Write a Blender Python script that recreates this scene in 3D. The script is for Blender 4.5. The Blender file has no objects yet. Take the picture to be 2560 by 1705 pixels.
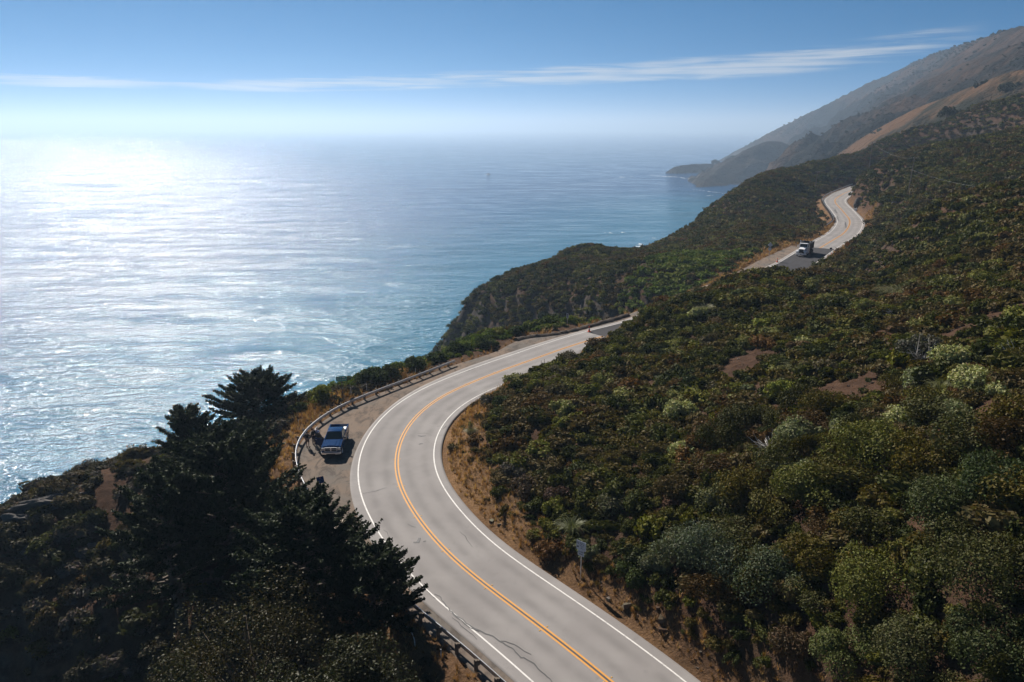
import bpy, bmesh, math, random
import numpy as np
from mathutils import Vector, Matrix
rng = np.random.default_rng(11)
random.seed(5)
SC = bpy.context.scene
COL = SC.collection
R = math.radians

# ------------------------------------------------------------------ camera
F = 1850.0; W = 2560; H = 1705
PITCH = math.atan2(852.5 - 319, F)
CZ = 32.0
SEA = -70.0
cam = bpy.data.cameras.new('camera')
co = bpy.data.objects.new('camera', cam); COL.objects.link(co)
cam.sensor_width = 36; cam.lens = 36 * F / W
cam.clip_start = 0.5; cam.clip_end = 80000
co.location = (0, 0, CZ); co.rotation_euler = (math.pi / 2 - PITCH, 0, 0)
SC.camera = co

def rays(px, py):
    px = np.asarray(px, float); py = np.asarray(py, float)
    xc = (px - W / 2) / F; yc = -(py - H / 2) / F
    return np.stack([xc, math.cos(PITCH) + yc * math.sin(PITCH), -math.sin(PITCH) + yc * math.cos(PITCH)], -1)

def at_z(p, z):
    p = np.asarray(p, float); r = rays(p[..., 0], p[..., 1])
    t = (np.asarray(z) - CZ) / r[..., 2]
    return np.array([0, 0, CZ]) + r * t[..., None]

def at_d(px, py, d):          # point on the ray at horizontal forward distance d
    r = rays(px, py); return np.array([0, 0, CZ]) + r * (d / r[1])

# ------------------------------------------------------------------ tags and helpers
def tag(o, label=None, cat=None, group=None, kind=None):
    if label: o['label'] = label
    if cat: o['category'] = cat
    if group: o['group'] = group
    if kind: o['kind'] = kind
    return o

def empty(name, loc, rz=0, label=None, cat=None, group=None):
    o = bpy.data.objects.new(name, None); COL.objects.link(o)
    o.location = tuple(loc); o.rotation_euler = (0, 0, rz); o.empty_display_size = 0.3
    return tag(o, label, cat, group)

def link(name, me, m=None, parent=None):
    o = bpy.data.objects.new(name, me); COL.objects.link(o)
    if m: me.materials.append(m)
    if parent: o.parent = parent
    return o

def copy_tree(o, parent=None):
    c = o.copy(); COL.objects.link(c)
    if parent: c.parent = parent
    for ch in list(o.children): copy_tree(ch, c)
    return c

class MB:
    def __init__(s): s.v = []; s.f = []
    def add(s, vs, fs):
        n = len(s.v); s.v += [tuple(map(float, p)) for p in vs]; s.f += [tuple(i + n for i in f) for f in fs]; return s
    def box(s, c, d, rot=None, bev=0.0):
        x, y, z = d[0] / 2, d[1] / 2, d[2] / 2
        bm = bmesh.new(); bmesh.ops.create_cube(bm, size=1)
        bmesh.ops.scale(bm, vec=d, verts=bm.verts)
        if bev: bmesh.ops.bevel(bm, geom=bm.edges[:], offset=bev, segments=2, affect='EDGES', profile=0.5)
        return s._bm(bm, c, rot)
    def _bm(s, bm, c=(0, 0, 0), rot=None):
        if rot is not None: bmesh.ops.rotate(bm, verts=bm.verts, cent=(0, 0, 0), matrix=rot)
        bm.verts.index_update()
        vs = [v.co + Vector(c) for v in bm.verts]; fs = [[v.index for v in f.verts] for f in bm.faces]
        bm.free(); return s.add(vs, fs)
    def prism(s, poly, axis, a, b, bev=0.0):
        def P(u, v, t): return {'x': (t, u, v), 'y': (u, t, v), 'z': (u, v, t)}[axis]
        bm = bmesh.new()
        A = [bm.verts.new(P(u, v, a)) for u, v in poly]; B = [bm.verts.new(P(u, v, b)) for u, v in poly]
        n = len(poly); bm.faces.new(A); bm.faces.new(B[::-1])
        for i in range(n): bm.faces.new((A[i], B[i], B[(i + 1) % n], A[(i + 1) % n]))
        bmesh.ops.recalc_face_normals(bm, faces=bm.faces)
        if bev:
            es = [e for e in bm.edges if len(e.link_faces) == 2 and e.calc_face_angle(0) > 0.5]
            bmesh.ops.bevel(bm, geom=es, offset=bev, segments=2, affect='EDGES', profile=0.5)
        bmesh.ops.triangulate(bm, faces=[f for f in bm.faces if len(f.verts) > 4])
        return s._bm(bm)
    def tube(s, pts, rad, n=6, cap=True):
        pts = [Vector(p) for p in pts]
        if not hasattr(rad, '__len__'): rad = [rad] * len(pts)
        base = len(s.v); m = len(pts)
        for i, p in enumerate(pts):
            t = (pts[min(i + 1, m - 1)] - pts[max(i - 1, 0)]).normalized()
            a = t.cross(Vector((0, 0, 1)));
            if a.length < 1e-3: a = t.cross(Vector((1, 0, 0)))
            a.normalize(); b = t.cross(a)
            for k in range(n):
                q = p + (a * math.cos(2 * math.pi * k / n) + b * math.sin(2 * math.pi * k / n)) * rad[i]
                s.v.append(tuple(q))
        for i in range(m - 1):
            for k in range(n):
                k2 = (k + 1) % n
                s.f.append((base + i * n + k, base + i * n + k2, base + (i + 1) * n + k2, base + (i + 1) * n + k))
        if cap:
            s.f.append(tuple(base + k for k in range(n))[::-1]); s.f.append(tuple(base + (m - 1) * n + k for k in range(n)))
        return s
    def lathe(s, prof, c=(0, 0, 0), axis='z', n=20):
        vs = []; fs = []; m = len(prof)
        for k in range(n):
            a = 2 * math.pi * k / n
            for r, h in prof:
                p = {'z': (r * math.cos(a), r * math.sin(a), h), 'x': (h, r * math.cos(a), r * math.sin(a)), 'y': (r * math.cos(a), h, r * math.sin(a))}[axis]
                vs.append((p[0] + c[0], p[1] + c[1], p[2] + c[2]))
        for k in range(n):
            for i in range(m - 1):
                k2 = (k + 1) % n
                fs.append((k * m + i, k2 * m + i, k2 * m + i + 1, k * m + i + 1))
        return s.add(vs, fs)
    def build(s, name, m=None, parent=None, smooth=False):
        me = bpy.data.meshes.new(name); me.from_pydata(s.v, [], s.f); me.update()
        bm = bmesh.new(); bm.from_mesh(me); bmesh.ops.recalc_face_normals(bm, faces=bm.faces); bm.to_mesh(me); bm.free()
        if smooth: me.shade_smooth()
        return link(name, me, m, parent)

def np_mesh(name, verts, k, fcol=None):      # verts (N*k,3): N separate faces with k corners, colour per face
    n = len(verts) // k
    me = bpy.data.meshes.new(name)
    me.vertices.add(n * k); me.vertices.foreach_set('co', np.ascontiguousarray(verts, np.float32).ravel())
    me.loops.add(n * k); me.loops.foreach_set('vertex_index', np.arange(n * k, dtype=np.int32))
    me.polygons.add(n); me.polygons.foreach_set('loop_start', np.arange(0, n * k, k, dtype=np.int32))
    if fcol is not None:
        a = me.attributes.new('tint', 'FLOAT_COLOR', 'FACE')
        c = np.ones((n, 4), np.float32); c[:, :3] = fcol
        a.data.foreach_set('color', c.ravel())
    me.update(calc_edges=True)
    return me

def grid_mesh(name, X, Y, Z, attrs=None):
    r, c = X.shape
    v = np.stack([X, Y, Z], -1).reshape(-1, 3)
    idx = np.arange(r * c).reshape(r, c)
    q = np.stack([idx[:-1, :-1], idx[:-1, 1:], idx[1:, 1:], idx[1:, :-1]], -1).reshape(-1, 4)
    me = bpy.data.meshes.new(name)
    me.vertices.add(len(v)); me.vertices.foreach_set('co', v.astype(np.float32).ravel())
    me.loops.add(q.size); me.loops.foreach_set('vertex_index', q.astype(np.int32).ravel())
    me.polygons.add(len(q)); me.polygons.foreach_set('loop_start', np.arange(0, q.size, 4, dtype=np.int32))
    for kx, a in (attrs or {}).items():
        at = me.attributes.new(kx, 'FLOAT', 'POINT'); at.data.foreach_set('value', a.astype(np.float32).ravel())
    me.update(calc_edges=True); me.shade_smooth()
    return me

# ------------------------------------------------------------------ noise
_P = rng.random((256, 256))
def vnoise(x, y):
    xi = np.floor(x).astype(int); yi = np.floor(y).astype(int)
    fx = x - xi; fy = y - yi
    fx = fx * fx * (3 - 2 * fx); fy = fy * fy * (3 - 2 * fy)
    g = lambda a, b: _P[a & 255, b & 255]
    return (g(xi, yi) * (1 - fx) + g(xi + 1, yi) * fx) * (1 - fy) + (g(xi, yi + 1) * (1 - fx) + g(xi + 1, yi + 1) * fx) * fy
def fbm(x, y, o=4):
    s = 0; a = 0.5
    for i in range(o):
        s = s + a * (vnoise(x + 17.3 * i, y - 9.1 * i) - 0.5) * 2; x = x * 2.03; y = y * 2.03; a *= 0.5
    return s
def sstep(a, b, x):
    t = np.clip((x - a) / (b - a), 0, 1); return t * t * (3 - 2 * t)

# ------------------------------------------------------------------ road line
def zroad_y(y): return np.maximum(0, (np.asarray(y, float) - 120)) * 0.0215
def resolve(p):        # a pixel on the road surface -> point (the road climbs gently beyond the bend)
    z = 0.0
    for _ in range(12):
        q = at_z(np.array(p, float), z); z = float(zroad_y(q[1]))
    return q
Ypx = [(1528,1705),(1481,1665),(1380,1588),(1280,1510),(1176,1438),(1109,1377),(1050,1306),(1006.8,1238.7),(993,1206),(987.8,1173),(987.8,1146),(992,1119),(1006.8,1081),(1034,1043),(1074.8,1007.7),(1129,975),(1163,963),(1244,929),(1326,901),(1407,871),(1503,841)]
Y2px = [(2049.6,620),(2078,603),(2108,585),(2120,570.6),(2125,558),(2124,548),(2115,537),(2101.8,521.6),(2090.6,510.4),(2086.5,503),(2088.6,497),(2108,484),(2135.5,473)]
cl = [(12, -15), (13.2, 0), (13.6, 10), (13.0, 20), (11.3, 28), (9, 32.8)]
cl += [tuple(resolve(p)[:2]) for p in Ypx]
a = np.array(resolve((1560, 806))[:2]); b = np.array(resolve((1939.6, 661.5))[:2]); dv = (b - a) / np.linalg.norm(b - a); nr = np.array([dv[1], -dv[0]]) * 3.7
cl += [tuple(a + nr), tuple(a + (b - a) * .5 + nr), tuple(b + nr)]
cl += [tuple(resolve(p)[:2]) for p in Y2px]
e = np.array(cl[-1])
cl += [tuple(e + (12, 18)), tuple(e + (30, 28)), tuple(e + (55, 33))]
cl = np.array(cl)

def resample(P, step, smooth=3):
    d = np.r_[0, np.cumsum(np.linalg.norm(np.diff(P[:, :2], axis=0), axis=1))]
    n = int(d[-1] / step) + 1; s = np.linspace(0, d[-1], n)
    Q = np.stack([np.interp(s, d, P[:, i]) for i in range(P.shape[1])], -1)
    for _ in range(smooth):
        k = 4; pad = np.r_[np.repeat(Q[:1], k, 0), Q, np.repeat(Q[-1:], k, 0)]
        ker = np.ones(2 * k + 1) / (2 * k + 1)
        S = np.stack([np.convolve(pad[:, i], ker, 'valid') for i in range(Q.shape[1])], -1)
        S[0] = Q[0]; S[-1] = Q[-1]; Q = S
    return Q
CL = resample(cl, 0.75)
TG = np.gradient(CL, axis=0); TG /= np.linalg.norm(TG, axis=1)[:, None]
NR = np.stack([TG[:, 1], -TG[:, 0]], -1)          # to the right (inland)
ZR = zroad_y(CL[:, 1])
SL = np.r_[0, np.cumsum(np.linalg.norm(np.diff(CL, axis=0), axis=1))]
def s_of(p):
    return int(np.argmin(((CL - np.asarray(p)[:2]) ** 2).sum(1)))

# outer edge of the flat ground on the sea side: guardrail, then berm, then shoulder
RAILpx = [(1263,1705),(1222.7,1665.6),(1135.6,1592),(1048.6,1521.6),(981.6,1466),(921,1411),(841,1334),(776,1241),(757,1203),(739,1160),(735,1138),(738,1111),(751,1084),(776,1059),(814,1031),(871,1001),(939,975),(1037,938),(1137,899)]
rail = np.array([at_z(p, 0.72) for p in RAILpx])[:, :2]
d0 = (rail[0] - rail[2]) / np.linalg.norm(rail[0] - rail[2])
rail = np.r_[[rail[0] + d0 * 10], rail]
RAIL = resample(rail, 0.5, 2)
BERMpx = [(1239,882),(1272,865.5),(1291,849),(1312.5,841),(1380,836),(1424,827.5),(1475.5,814),(1570.6,788)]
berm = np.array([at_z(p, 0.1) for p in BERMpx])[:, :2]
SHpx = [(1820,693),(1912,644),(1980,614)]
shl = np.array([resolve(p) for p in SHpx])[:, :2]
LB = np.r_[RAIL[::4], berm, shl]
LB = resample(LB, 1.0, 1)

def pdist(X, Yy, P):            # distance to a densely sampled polyline + nearest index
    q = np.stack([X.ravel(), Yy.ravel()], -1); D = np.empty(len(q)); I = np.empty(len(q), int)
    for i in range(0, len(q), 20000):
        d2 = ((q[i:i + 20000, None, :] - P[None]) ** 2).sum(-1)
        I[i:i + 20000] = d2.argmin(1); D[i:i + 20000] = np.sqrt(d2.min(1))
    return D.reshape(X.shape), I.reshape(X.shape)
i0 = s_of(LB[0]); i1 = s_of(LB[-1])
POLY = np.r_[LB, CL[i0:i1 + 1][::-1]]
def inside(X, Yy, P):
    r = np.zeros(X.shape, bool); n = len(P); j = n - 1
    for i in range(n):
        xi, yi = P[i]; xj, yj = P[j]
        if yi != yj:
            r ^= ((yi > Yy) != (yj > Yy)) & (X < (xj - xi) * (Yy - yi) / (yj - yi) + xi)
        j = i
    return r
PAVE_R = 4.55
def flat_field(X, Yy):
    dc, ic = pdist(X, Yy, CL); dl, _ = pdist(X, Yy, LB)
    ins = inside(X, Yy, POLY)
    dfl = np.minimum(dc - PAVE_R - .1, np.where(ins, -1, dl - 0.7))
    side = ((X - CL[ic, 0]) * NR[ic, 0] + (Yy - CL[ic, 1]) * NR[ic, 1])
    return dfl, ZR[ic], side, ic, dc

# ------------------------------------------------------------------ terrain from control points
C = []
def cz(px, py, z): C.append(tuple(at_z((px, py), z)))
def cd(px, py, d, dz=0.0):
    q = at_d(px, py, d); C.append((q[0], q[1], q[2] + dz))
for i in range(0, len(CL), 9): C.append((CL[i, 0], CL[i, 1], ZR[i]))
for i in range(2, len(RAIL), 16): C.append((RAIL[i, 0], RAIL[i, 1], 0))
# inland slope of the near spur
for p in [(1900,1640,2.6),(2200,1640,6.2),(2560,1705,9),(2560,1500,11),(2560,1300,13),(2560,1000,15),(2560,800,16.5),(2560,600,17.5),
          (2000,1705,3.6),(2000,1500,5.6),(2000,1300,7.3),(2000,1000,8.8),(2000,850,8.6),(2000,750,7.6),(2300,1000,12),(2300,1300,10.5),(2300,800,12.6),(2300,650,12.2),
          (1750,1500,2.7),(1750,1300,4.6),(1750,1100,5.8),(1750,900,5.6),(1600,1400,2.2),(1500,1300,2.4),(1500,1150,3.8),(1500,1000,4.2),(1500,890,2.6),
          (1350,1180,2.4),(1300,1050,2.9),(1300,970,2.6),(1390,925,2.4),(1230,1010,1.9),(1210,1120,1.7),(1640,1000,5.0),(2200,640,7.6),(2150,720,6.6)]:
    cz(*p)
cd(2300, 560, 150); cd(2560, 500, 148); cd(2560, 400, 225); cd(2560, 320, 300); cd(2400, 450, 215); cd(2400, 360, 300)
cd(2270, 490, 225); cd(2170, 430, 300); cd(2220, 400, 330); cd(2190, 505, 235); cd(2150, 475, 285, 1.0); cd(2210, 545, 214)
for i in range(0, len(CL), 6):
    if 109 < CL[i, 1] < 186:
        for off, z in ((7.5, 5.4), (12, 7.4), (19, 8.4)): C.append((CL[i, 0] + NR[i, 0] * off, CL[i, 1] + NR[i, 1] * off, ZR[i] + .4 + (z - .4) * (.55 + .45 * float(sstep(107, 117, CL[i, 1]))) * (1 - .86 * float(sstep(129, 150, CL[i, 1])))))
# skyline of the far shoulder
for p in [(1184,794,228),(1211,764,229),(1252,720,230),(1320,672,232),(1388,655,235),(1439,626,238),(1490,620,242),(1524,630,246),(1592,628,256),(1642,618,262),(1700,587,272),(1754,557,288),(1807,508,308),(1850,472,328),(1899,440,350),(1960,424,368),(2027,408,385),(2100,392,405),(2202,354,425),(2288,318,428),(2382,302,418),(2454,262,402),(2560,236,380)]:
    cd(*p)
    q = at_d(p[0], p[1], p[2]); s = 1.0
    C.append((q[0] * 1.03 - 2, q[1] + 10, q[2] - 2.2))
    C.append((q[0] * 1.06 - 5, q[1] + 24, q[2] - 9.5))
    C.append((q[0] * 1.12 - 12, q[1] + 48, q[2] - 26)); C.append((q[0] * 1.18 - 25, q[1] + 105, max(q[2] - 75, -78)))
C.append((360, 300, 95)); C.append((300, 200, 70)); C.append((200, 120, 45)); C.append((120, 60, 32)); C.append((80, 10, 26)); C.append((50, -20, 16)); C.append((320, 120, 80)); C.append((420, 330, 90))
# between the far road and the skyline
for p in [(1650,700,172),(1500,715,188),(1420,705,205),(1340,735,208),(1280,770,212),(1230,800,216),(1560,660,215),(1700,650,205),(1800,620,200),(1850,560,245),(1950,500,290),(1900,560,225),(2000,455,330),(1750,600,240)]:
    cd(*p)
# the cove between the near strip and the headland
for x, y, z in [(-20,160,-62),(-2,175,-50),(-45,200,-78),(-40,150,-72),(-70,230,-80),(-22,215,-48),(-12,235,-40),(-30,222,-62),(8,150,-28),(20,165,-22),(120,430,-74),(60,470,-84),(180,490,-70),(150,540,-84)]: C.append((x, y, z))
# near strip on the sea side falling away
for i in range(6, len(RAIL), 14):
    if RAIL[i, 1] < 84: continue
    k = s_of(RAIL[i]); n = -NR[k]
    for off, z in ((3.5, -.1), (6.5, -.5), (9.5, -2.6), (18, -14), (40, -45), (70, -76)): C.append((RAIL[i, 0] + n[0] * off, RAIL[i, 1] + n[1] * off, z))
for q in berm[::2]:
    k = s_of(q); n = -NR[k]
    for off, z in ((3, -.1), (7, -.7), (11, -3.6), (19, -13), (34, -34)): C.append((q[0] + n[0] * off, q[1] + n[1] * off, z))
# left ridge with rock and path; it falls to the sea behind, to a dark gully in front
ridge = [(-60,1305,-6.5),(0,1285,-6),(90,1230,-5.5),(180,1195,-5.2),(260,1175,-4.8),(345,1150,-4.4),(480,1110,-3.6),(600,1070,-2.8),(690,1040,-1.6)]
for p in ridge:
    q = at_z(p[:2], p[2]); C.append(tuple(q))
    C.append((q[0] - 5, q[1] + 8, q[2] - 6.5)); C.append((q[0] - 18, q[1] + 24, q[2] - 26)); C.append((q[0] - 40, q[1] + 50, -76))
for p in [(60,1500,-10),(240,1340,-6.8),(300,1480,-8),(60,1700,-15),(330,1640,-11),(560,1450,-6),(640,1620,-7),(760,1500,-3.8),(860,1600,-3.6),(690,1300,-2.8),(640,1180,-2.0),(1000,1640,-1.4),(930,1500,-1.0),(810,1400,-1.4),(1100,1680,-.9)]:
    cz(*p)
for x, y, z in [(-2,30,-4),(-18,26,-13),(-34,36,-19),(-55,45,-26),(0,10,-6),(-30,0,-26),(-80,50,-42),(-100,20,-60),(-110,90,-74),(-60,-20,-45),(-130,60,-80),(-130,140,-84),(-120,220,-85)]: C.append((x, y, z))
C = np.array(C)

def tps_fit(P, lam):
    n = len(P); xy = P[:, :2] / 100
    d = np.sqrt(((xy[:, None] - xy[None]) ** 2).sum(-1)); K = np.where(d > 0, d * d * np.log(np.maximum(d, 1e-9)), 0) + lam * np.eye(n)
    Q = np.c_[np.ones(n), xy]
    A = np.block([[K, Q], [Q.T, np.zeros((3, 3))]])
    return xy, np.linalg.solve(A, np.r_[P[:, 2], 0, 0, 0])
TXY, TW = tps_fit(C, 4e-4)
def tps(x, y):
    q = np.stack([np.ravel(x), np.ravel(y)], -1) / 100; out = np.empty(len(q))
    for i in range(0, len(q), 20000):
        d2 = ((q[i:i + 20000, None] - TXY[None]) ** 2).sum(-1)
        out[i:i + 20000] = (0.5 * d2 * np.log(np.maximum(d2, 1e-18))) @ TW[:-3] + TW[-3] + q[i:i + 20000] @ TW[-2:]
    return out.reshape(np.shape(x))

def axis_vals(segs):
    v = [segs[0][0]]
    for a, b, st in segs:
        n = max(1, int(round((b - a) / st))); v += list(a + (b - a) * np.arange(1, n + 1) / n)
    return np.array(v)
GX = axis_vals([(-140, -45, 1.6), (-45, 60, 0.6), (60, 200, 1.0), (200, 440, 3.0)])
GY = axis_vals([(-30, 24, 1.5), (24, 125, 0.6), (125, 300, 1.1), (300, 440, 1.8), (440, 560, 4.0)])
TX, TY = np.meshgrid(GX, GY)
DFL, ZRD, SIDE, ICL, DC = flat_field(TX, TY)
TZ = tps(TX, TY)
TZ = TZ + fbm(TX / 14, TY / 14, 4) * 0.9 * sstep(1, 10, DFL)
gz = np.hypot(np.gradient(TZ, GY, axis=0), np.gradient(TZ, GX, axis=1))
rock = sstep(0.75, 1.2, gz)
rid = (1 - np.abs(fbm(TX / 9 + TZ / 30, TY / 9, 4)) * 2.2)
TZ = TZ + rock * rid * 2.2 * sstep(3, 12, DFL)
bank = np.where(SIDE > 0, 2.6, 3.0)
TZ = np.where(DFL <= 0, ZRD - 0.14, (ZRD - 0.14) + (TZ - ZRD + 0.14) * sstep(0, 1, DFL / bank))
TZ = np.where((SIDE > 0) & (DFL > 0) & (TZ < ZRD - .14), np.maximum(TZ, ZRD - .14 - DFL * .25), TZ)
TZ = np.maximum(TZ, -90)

def Hgt(x, y):
    x = np.asarray(x, float); y = np.asarray(y, float)
    j = np.clip(np.searchsorted(GX, x) - 1, 0, len(GX) - 2); i = np.clip(np.searchsorted(GY, y) - 1, 0, len(GY) - 2)
    fx = np.clip((x - GX[j]) / (GX[j + 1] - GX[j]), 0, 1); fy = np.clip((y - GY[i]) / (GY[i + 1] - GY[i]), 0, 1)
    return (TZ[i, j] * (1 - fx) + TZ[i, j + 1] * fx) * (1 - fy) + (TZ[i + 1, j] * (1 - fx) + TZ[i + 1, j + 1] * fx) * fy
def lookup(A, x, y):
    j = np.clip(np.searchsorted(GX, x) - 1, 0, len(GX) - 2); i = np.clip(np.searchsorted(GY, y) - 1, 0, len(GY) - 2)
    return A[i, j]
def ground(px, py):
    r = rays(px, py); t = np.arange(12, 620, 0.25)
    X = r[0] * t; Yy = r[1] * t; Zz = CZ + r[2] * t
    below = Zz < Hgt(X, Yy)
    k = int(np.argmax(below)) if below.any() else int(t.size - 1)
    return np.array([X[k], Yy[k], float(Hgt(X[k], Yy[k]))])
def project(P):
    P = np.asarray(P, float); x = P[..., 0]; y = P[..., 1]; z = P[..., 2] - CZ
    d = y * math.cos(PITCH) - z * math.sin(PITCH); u = y * math.sin(PITCH) + z * math.cos(PITCH)
    d = np.maximum(d, .01)
    return W / 2 + F * x / d, H / 2 - F * u / d, d
# ------------------------------------------------------------------ materials
def new_mat(name):
    m = bpy.data.materials.new(name); m.use_nodes = True
    nt = m.node_tree; nt.nodes.clear()
    return m, nt
class NB:
    def __init__(s, nt): s.nt = nt
    def n(s, t, **kw):
        nd = s.nt.nodes.new(t)
        ins = kw.pop('ins', {})
        for k, v in kw.items(): setattr(nd, k, v)
        for k, v in ins.items(): s.set(nd.inputs[k], v)
        return nd
    def set(s, sock, v):
        if isinstance(v, bpy.types.NodeSocket): s.nt.links.new(v, sock)
        else: sock.default_value = v
    def math(s, op, a, b=0.0, c=0.0, clamp=False):
        nd = s.n('ShaderNodeMath', operation=op, use_clamp=clamp)
        s.set(nd.inputs[0], a); s.set(nd.inputs[1], b); s.set(nd.inputs[2], c); return nd.outputs[0]
    def mix(s, f, a, b, mode='MIX'):
        nd = s.n('ShaderNodeMix', data_type='RGBA', blend_type=mode)
        s.set(nd.inputs[0], f); s.set(nd.inputs[6], a); s.set(nd.inputs[7], b); return nd.outputs[2]
    def noise(s, vec, scale, detail=3, rough=.55, dist=0.0):
        nd = s.n('ShaderNodeTexNoise', ins={'Scale': scale, 'Detail': detail, 'Roughness': rough, 'Distortion': dist})
        if vec is not None: s.set(nd.inputs['Vector'], vec)
        return nd.outputs['Fac']
    def ramp(s, f, lo, hi):
        nd = s.n('ShaderNodeMapRange', interpolation_type='SMOOTHSTEP'); s.set(nd.inputs[0], f)
        nd.inputs[1].default_value = lo; nd.inputs[2].default_value = hi; return nd.outputs[0]
    def attr(s, name): return s.n('ShaderNodeAttribute', attribute_name=name)
    def pos(s): return s.n('ShaderNodeTexCoord').outputs['Object']
    def scale(s, v, sc):
        nd = s.n('ShaderNodeMapping'); s.set(nd.inputs[0], v); nd.inputs['Scale'].default_value = sc; return nd.outputs[0]
    def bump(s, h, dist, strength=1.0):
        nd = s.n('ShaderNodeBump', ins={'Strength': strength, 'Distance': dist}); s.set(nd.inputs['Height'], h); return nd.outputs[0]
    def out(s, sh, vol=None):
        o = s.n('ShaderNodeOutputMaterial')
        if sh is not None: s.set(o.inputs[0], sh)
        if vol is not None: s.set(o.inputs[1], vol)
    def bsdf(s, col, rough=.6, metal=0.0, normal=None, **kw):
        nd = s.n('ShaderNodeBsdfPrincipled'); s.set(nd.inputs['Base Color'], col); s.set(nd.inputs['Roughness'], rough); s.set(nd.inputs['Metallic'], metal)
        if normal is not None: s.set(nd.inputs['Normal'], normal)
        for k, v in kw.items(): s.set(nd.inputs[k], v)
        return nd.outputs[0]
def c4(r, g, b): return (r, g, b, 1.0)

def simple(name, col, rough=.5, metal=0.0, var=.15, sc=6.0, **kw):
    m, nt = new_mat(name); b = NB(nt)
    f = b.noise(b.pos(), sc, 4)
    lo = c4(*[max(0, x * (1 - var)) for x in col]); hi = c4(*[min(1, x * (1 + var)) for x in col])
    b.out(b.bsdf(b.mix(f, lo, hi), rough, metal, **kw)); return m

def leaf_mat(name, trans=.25, gloss=.06, grough=.4):
    m, nt = new_mat(name); b = NB(nt)
    t = b.attr('tint').outputs['Color']
    d = b.n('ShaderNodeBsdfDiffuse'); b.set(d.inputs[0], t)
    tr = b.n('ShaderNodeBsdfTranslucent'); b.set(tr.inputs[0], b.mix(1.0, t, c4(1.0, 1.05, .55), 'MULTIPLY'))
    mx = b.n('ShaderNodeMixShader', ins={0: trans}); b.set(mx.inputs[1], d.outputs[0]); b.set(mx.inputs[2], tr.outputs[0])
    g = b.n('ShaderNodeBsdfGlossy', ins={'Roughness': grough}); b.set(g.inputs[0], c4(.8, .8, .75))
    m2 = b.n('ShaderNodeMixShader', ins={0: gloss}); b.set(m2.inputs[1], mx.outputs[0]); b.set(m2.inputs[2], g.outputs[0])
    b.out(m2.outputs[0]); return m

M = {}
M['leaf'] = leaf_mat('scrub_leaves', .22, .012, .6)
M['cypress'] = leaf_mat('cypress_needles', .15, .015, .5)
M['oak'] = leaf_mat('glossy_leaves', .2, .016, .5)
M['grass'] = leaf_mat('dry_grass_blades', .3, .03, .5)
M['bark'] = simple('bark', (.11, .085, .065), .9, var=.4)
M['deadwood'] = simple('grey_dead_wood', (.42, .39, .36), .8, var=.25)

def asphalt(name, col, patch, dark, wear=1.0):
    m, nt = new_mat(name); b = NB(nt); p = b.pos()
    f1 = b.noise(p, .18, 4); f2 = b.noise(p, 1.3, 5, .65); f3 = b.noise(p, 45, 2); f4 = b.noise(p, .55, 6, .7, .6)
    c = b.mix(b.ramp(f1, .35, .65), c4(*col), c4(*patch))
    c = b.mix(b.math('MULTIPLY', b.ramp(f2, .55, .8), .35), c, c4(*dark))
    f5 = b.noise(p, .09, 5, .65, .5)
    c = b.mix(b.math('MULTIPLY', b.ramp(f5, .52, .68), .28), c, c4(*[x * .6 for x in col]))
    c = b.mix(b.math('MULTIPLY', b.ramp(f4, .64, .76), .55 * wear), c, c4(*dark))
    tr = b.attr('track').outputs['Fac']          # tyre-polished lanes, along the road
    c = b.mix(b.math('MULTIPLY', b.math('MULTIPLY', tr, b.ramp(b.noise(b.scale(p, (1, 1, 1)), .35, 4), .2, .7)), .75 * wear), c, c4(*[x * .72 for x in col]))
    c = b.mix(b.math('MULTIPLY', b.ramp(f3, .4, .7), .25), c, c4(*[x * .75 for x in col]))
    b.out(b.bsdf(c, .9, 0, b.bump(f3, .01, .4), **{'Specular IOR Level': .3})); return m
M['road'] = asphalt('old_asphalt', (.245, .225, .215), (.29, .268, .255), (.12, .112, .108))
M['newroad'] = asphalt('fresh_asphalt', (.034, .031, .034), (.042, .039, .042), (.024, .024, .024), .5)
def paint(name, col, worn):
    m, nt = new_mat(name); b = NB(nt); p = b.pos()
    f = b.noise(p, 2.2, 6, .75); f2 = b.noise(p, 14, 3, .6)
    c = b.mix(b.math('MULTIPLY', b.ramp(f, .50, .68), .65), c4(*col), c4(*worn))
    c = b.mix(b.math('MULTIPLY', b.ramp(f2, .55, .75), .35), c, c4(*worn))
    b.out(b.bsdf(c, .7)); return m
M['white_line'] = paint('white_road_paint', (.68, .65, .61), (.36, .34, .32))
M['yellow_line'] = paint('yellow_road_paint', (.62, .27, .035), (.42, .24, .09))
M['tar'] = simple('crack_sealant', (.045, .042, .042), .6)
def gravel():
    m, nt = new_mat('turnout_gravel'); b = NB(nt); p = b.pos()
    f1 = b.noise(p, .16, 4, .6); f2 = b.noise(b.scale(p, (1, .5, 1)), .8, 6, .7, .8); f3 = b.noise(p, 22, 3)
    c = b.mix(b.ramp(f1, .38, .62), c4(.20, .148, .112), c4(.145, .127, .110))
    c = b.mix(b.math('MULTIPLY', b.ramp(f2, .46, .62), .75), c, c4(.075, .063, .055))
    c = b.mix(b.math('MULTIPLY', b.ramp(f3, .5, .75), .4), c, c4(.27, .215, .175))
    b.out(b.bsdf(c, 1.0, 0, b.bump(f3, .03, .6), **{'Specular IOR Level': .12})); return m
M['gravel'] = gravel()
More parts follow.
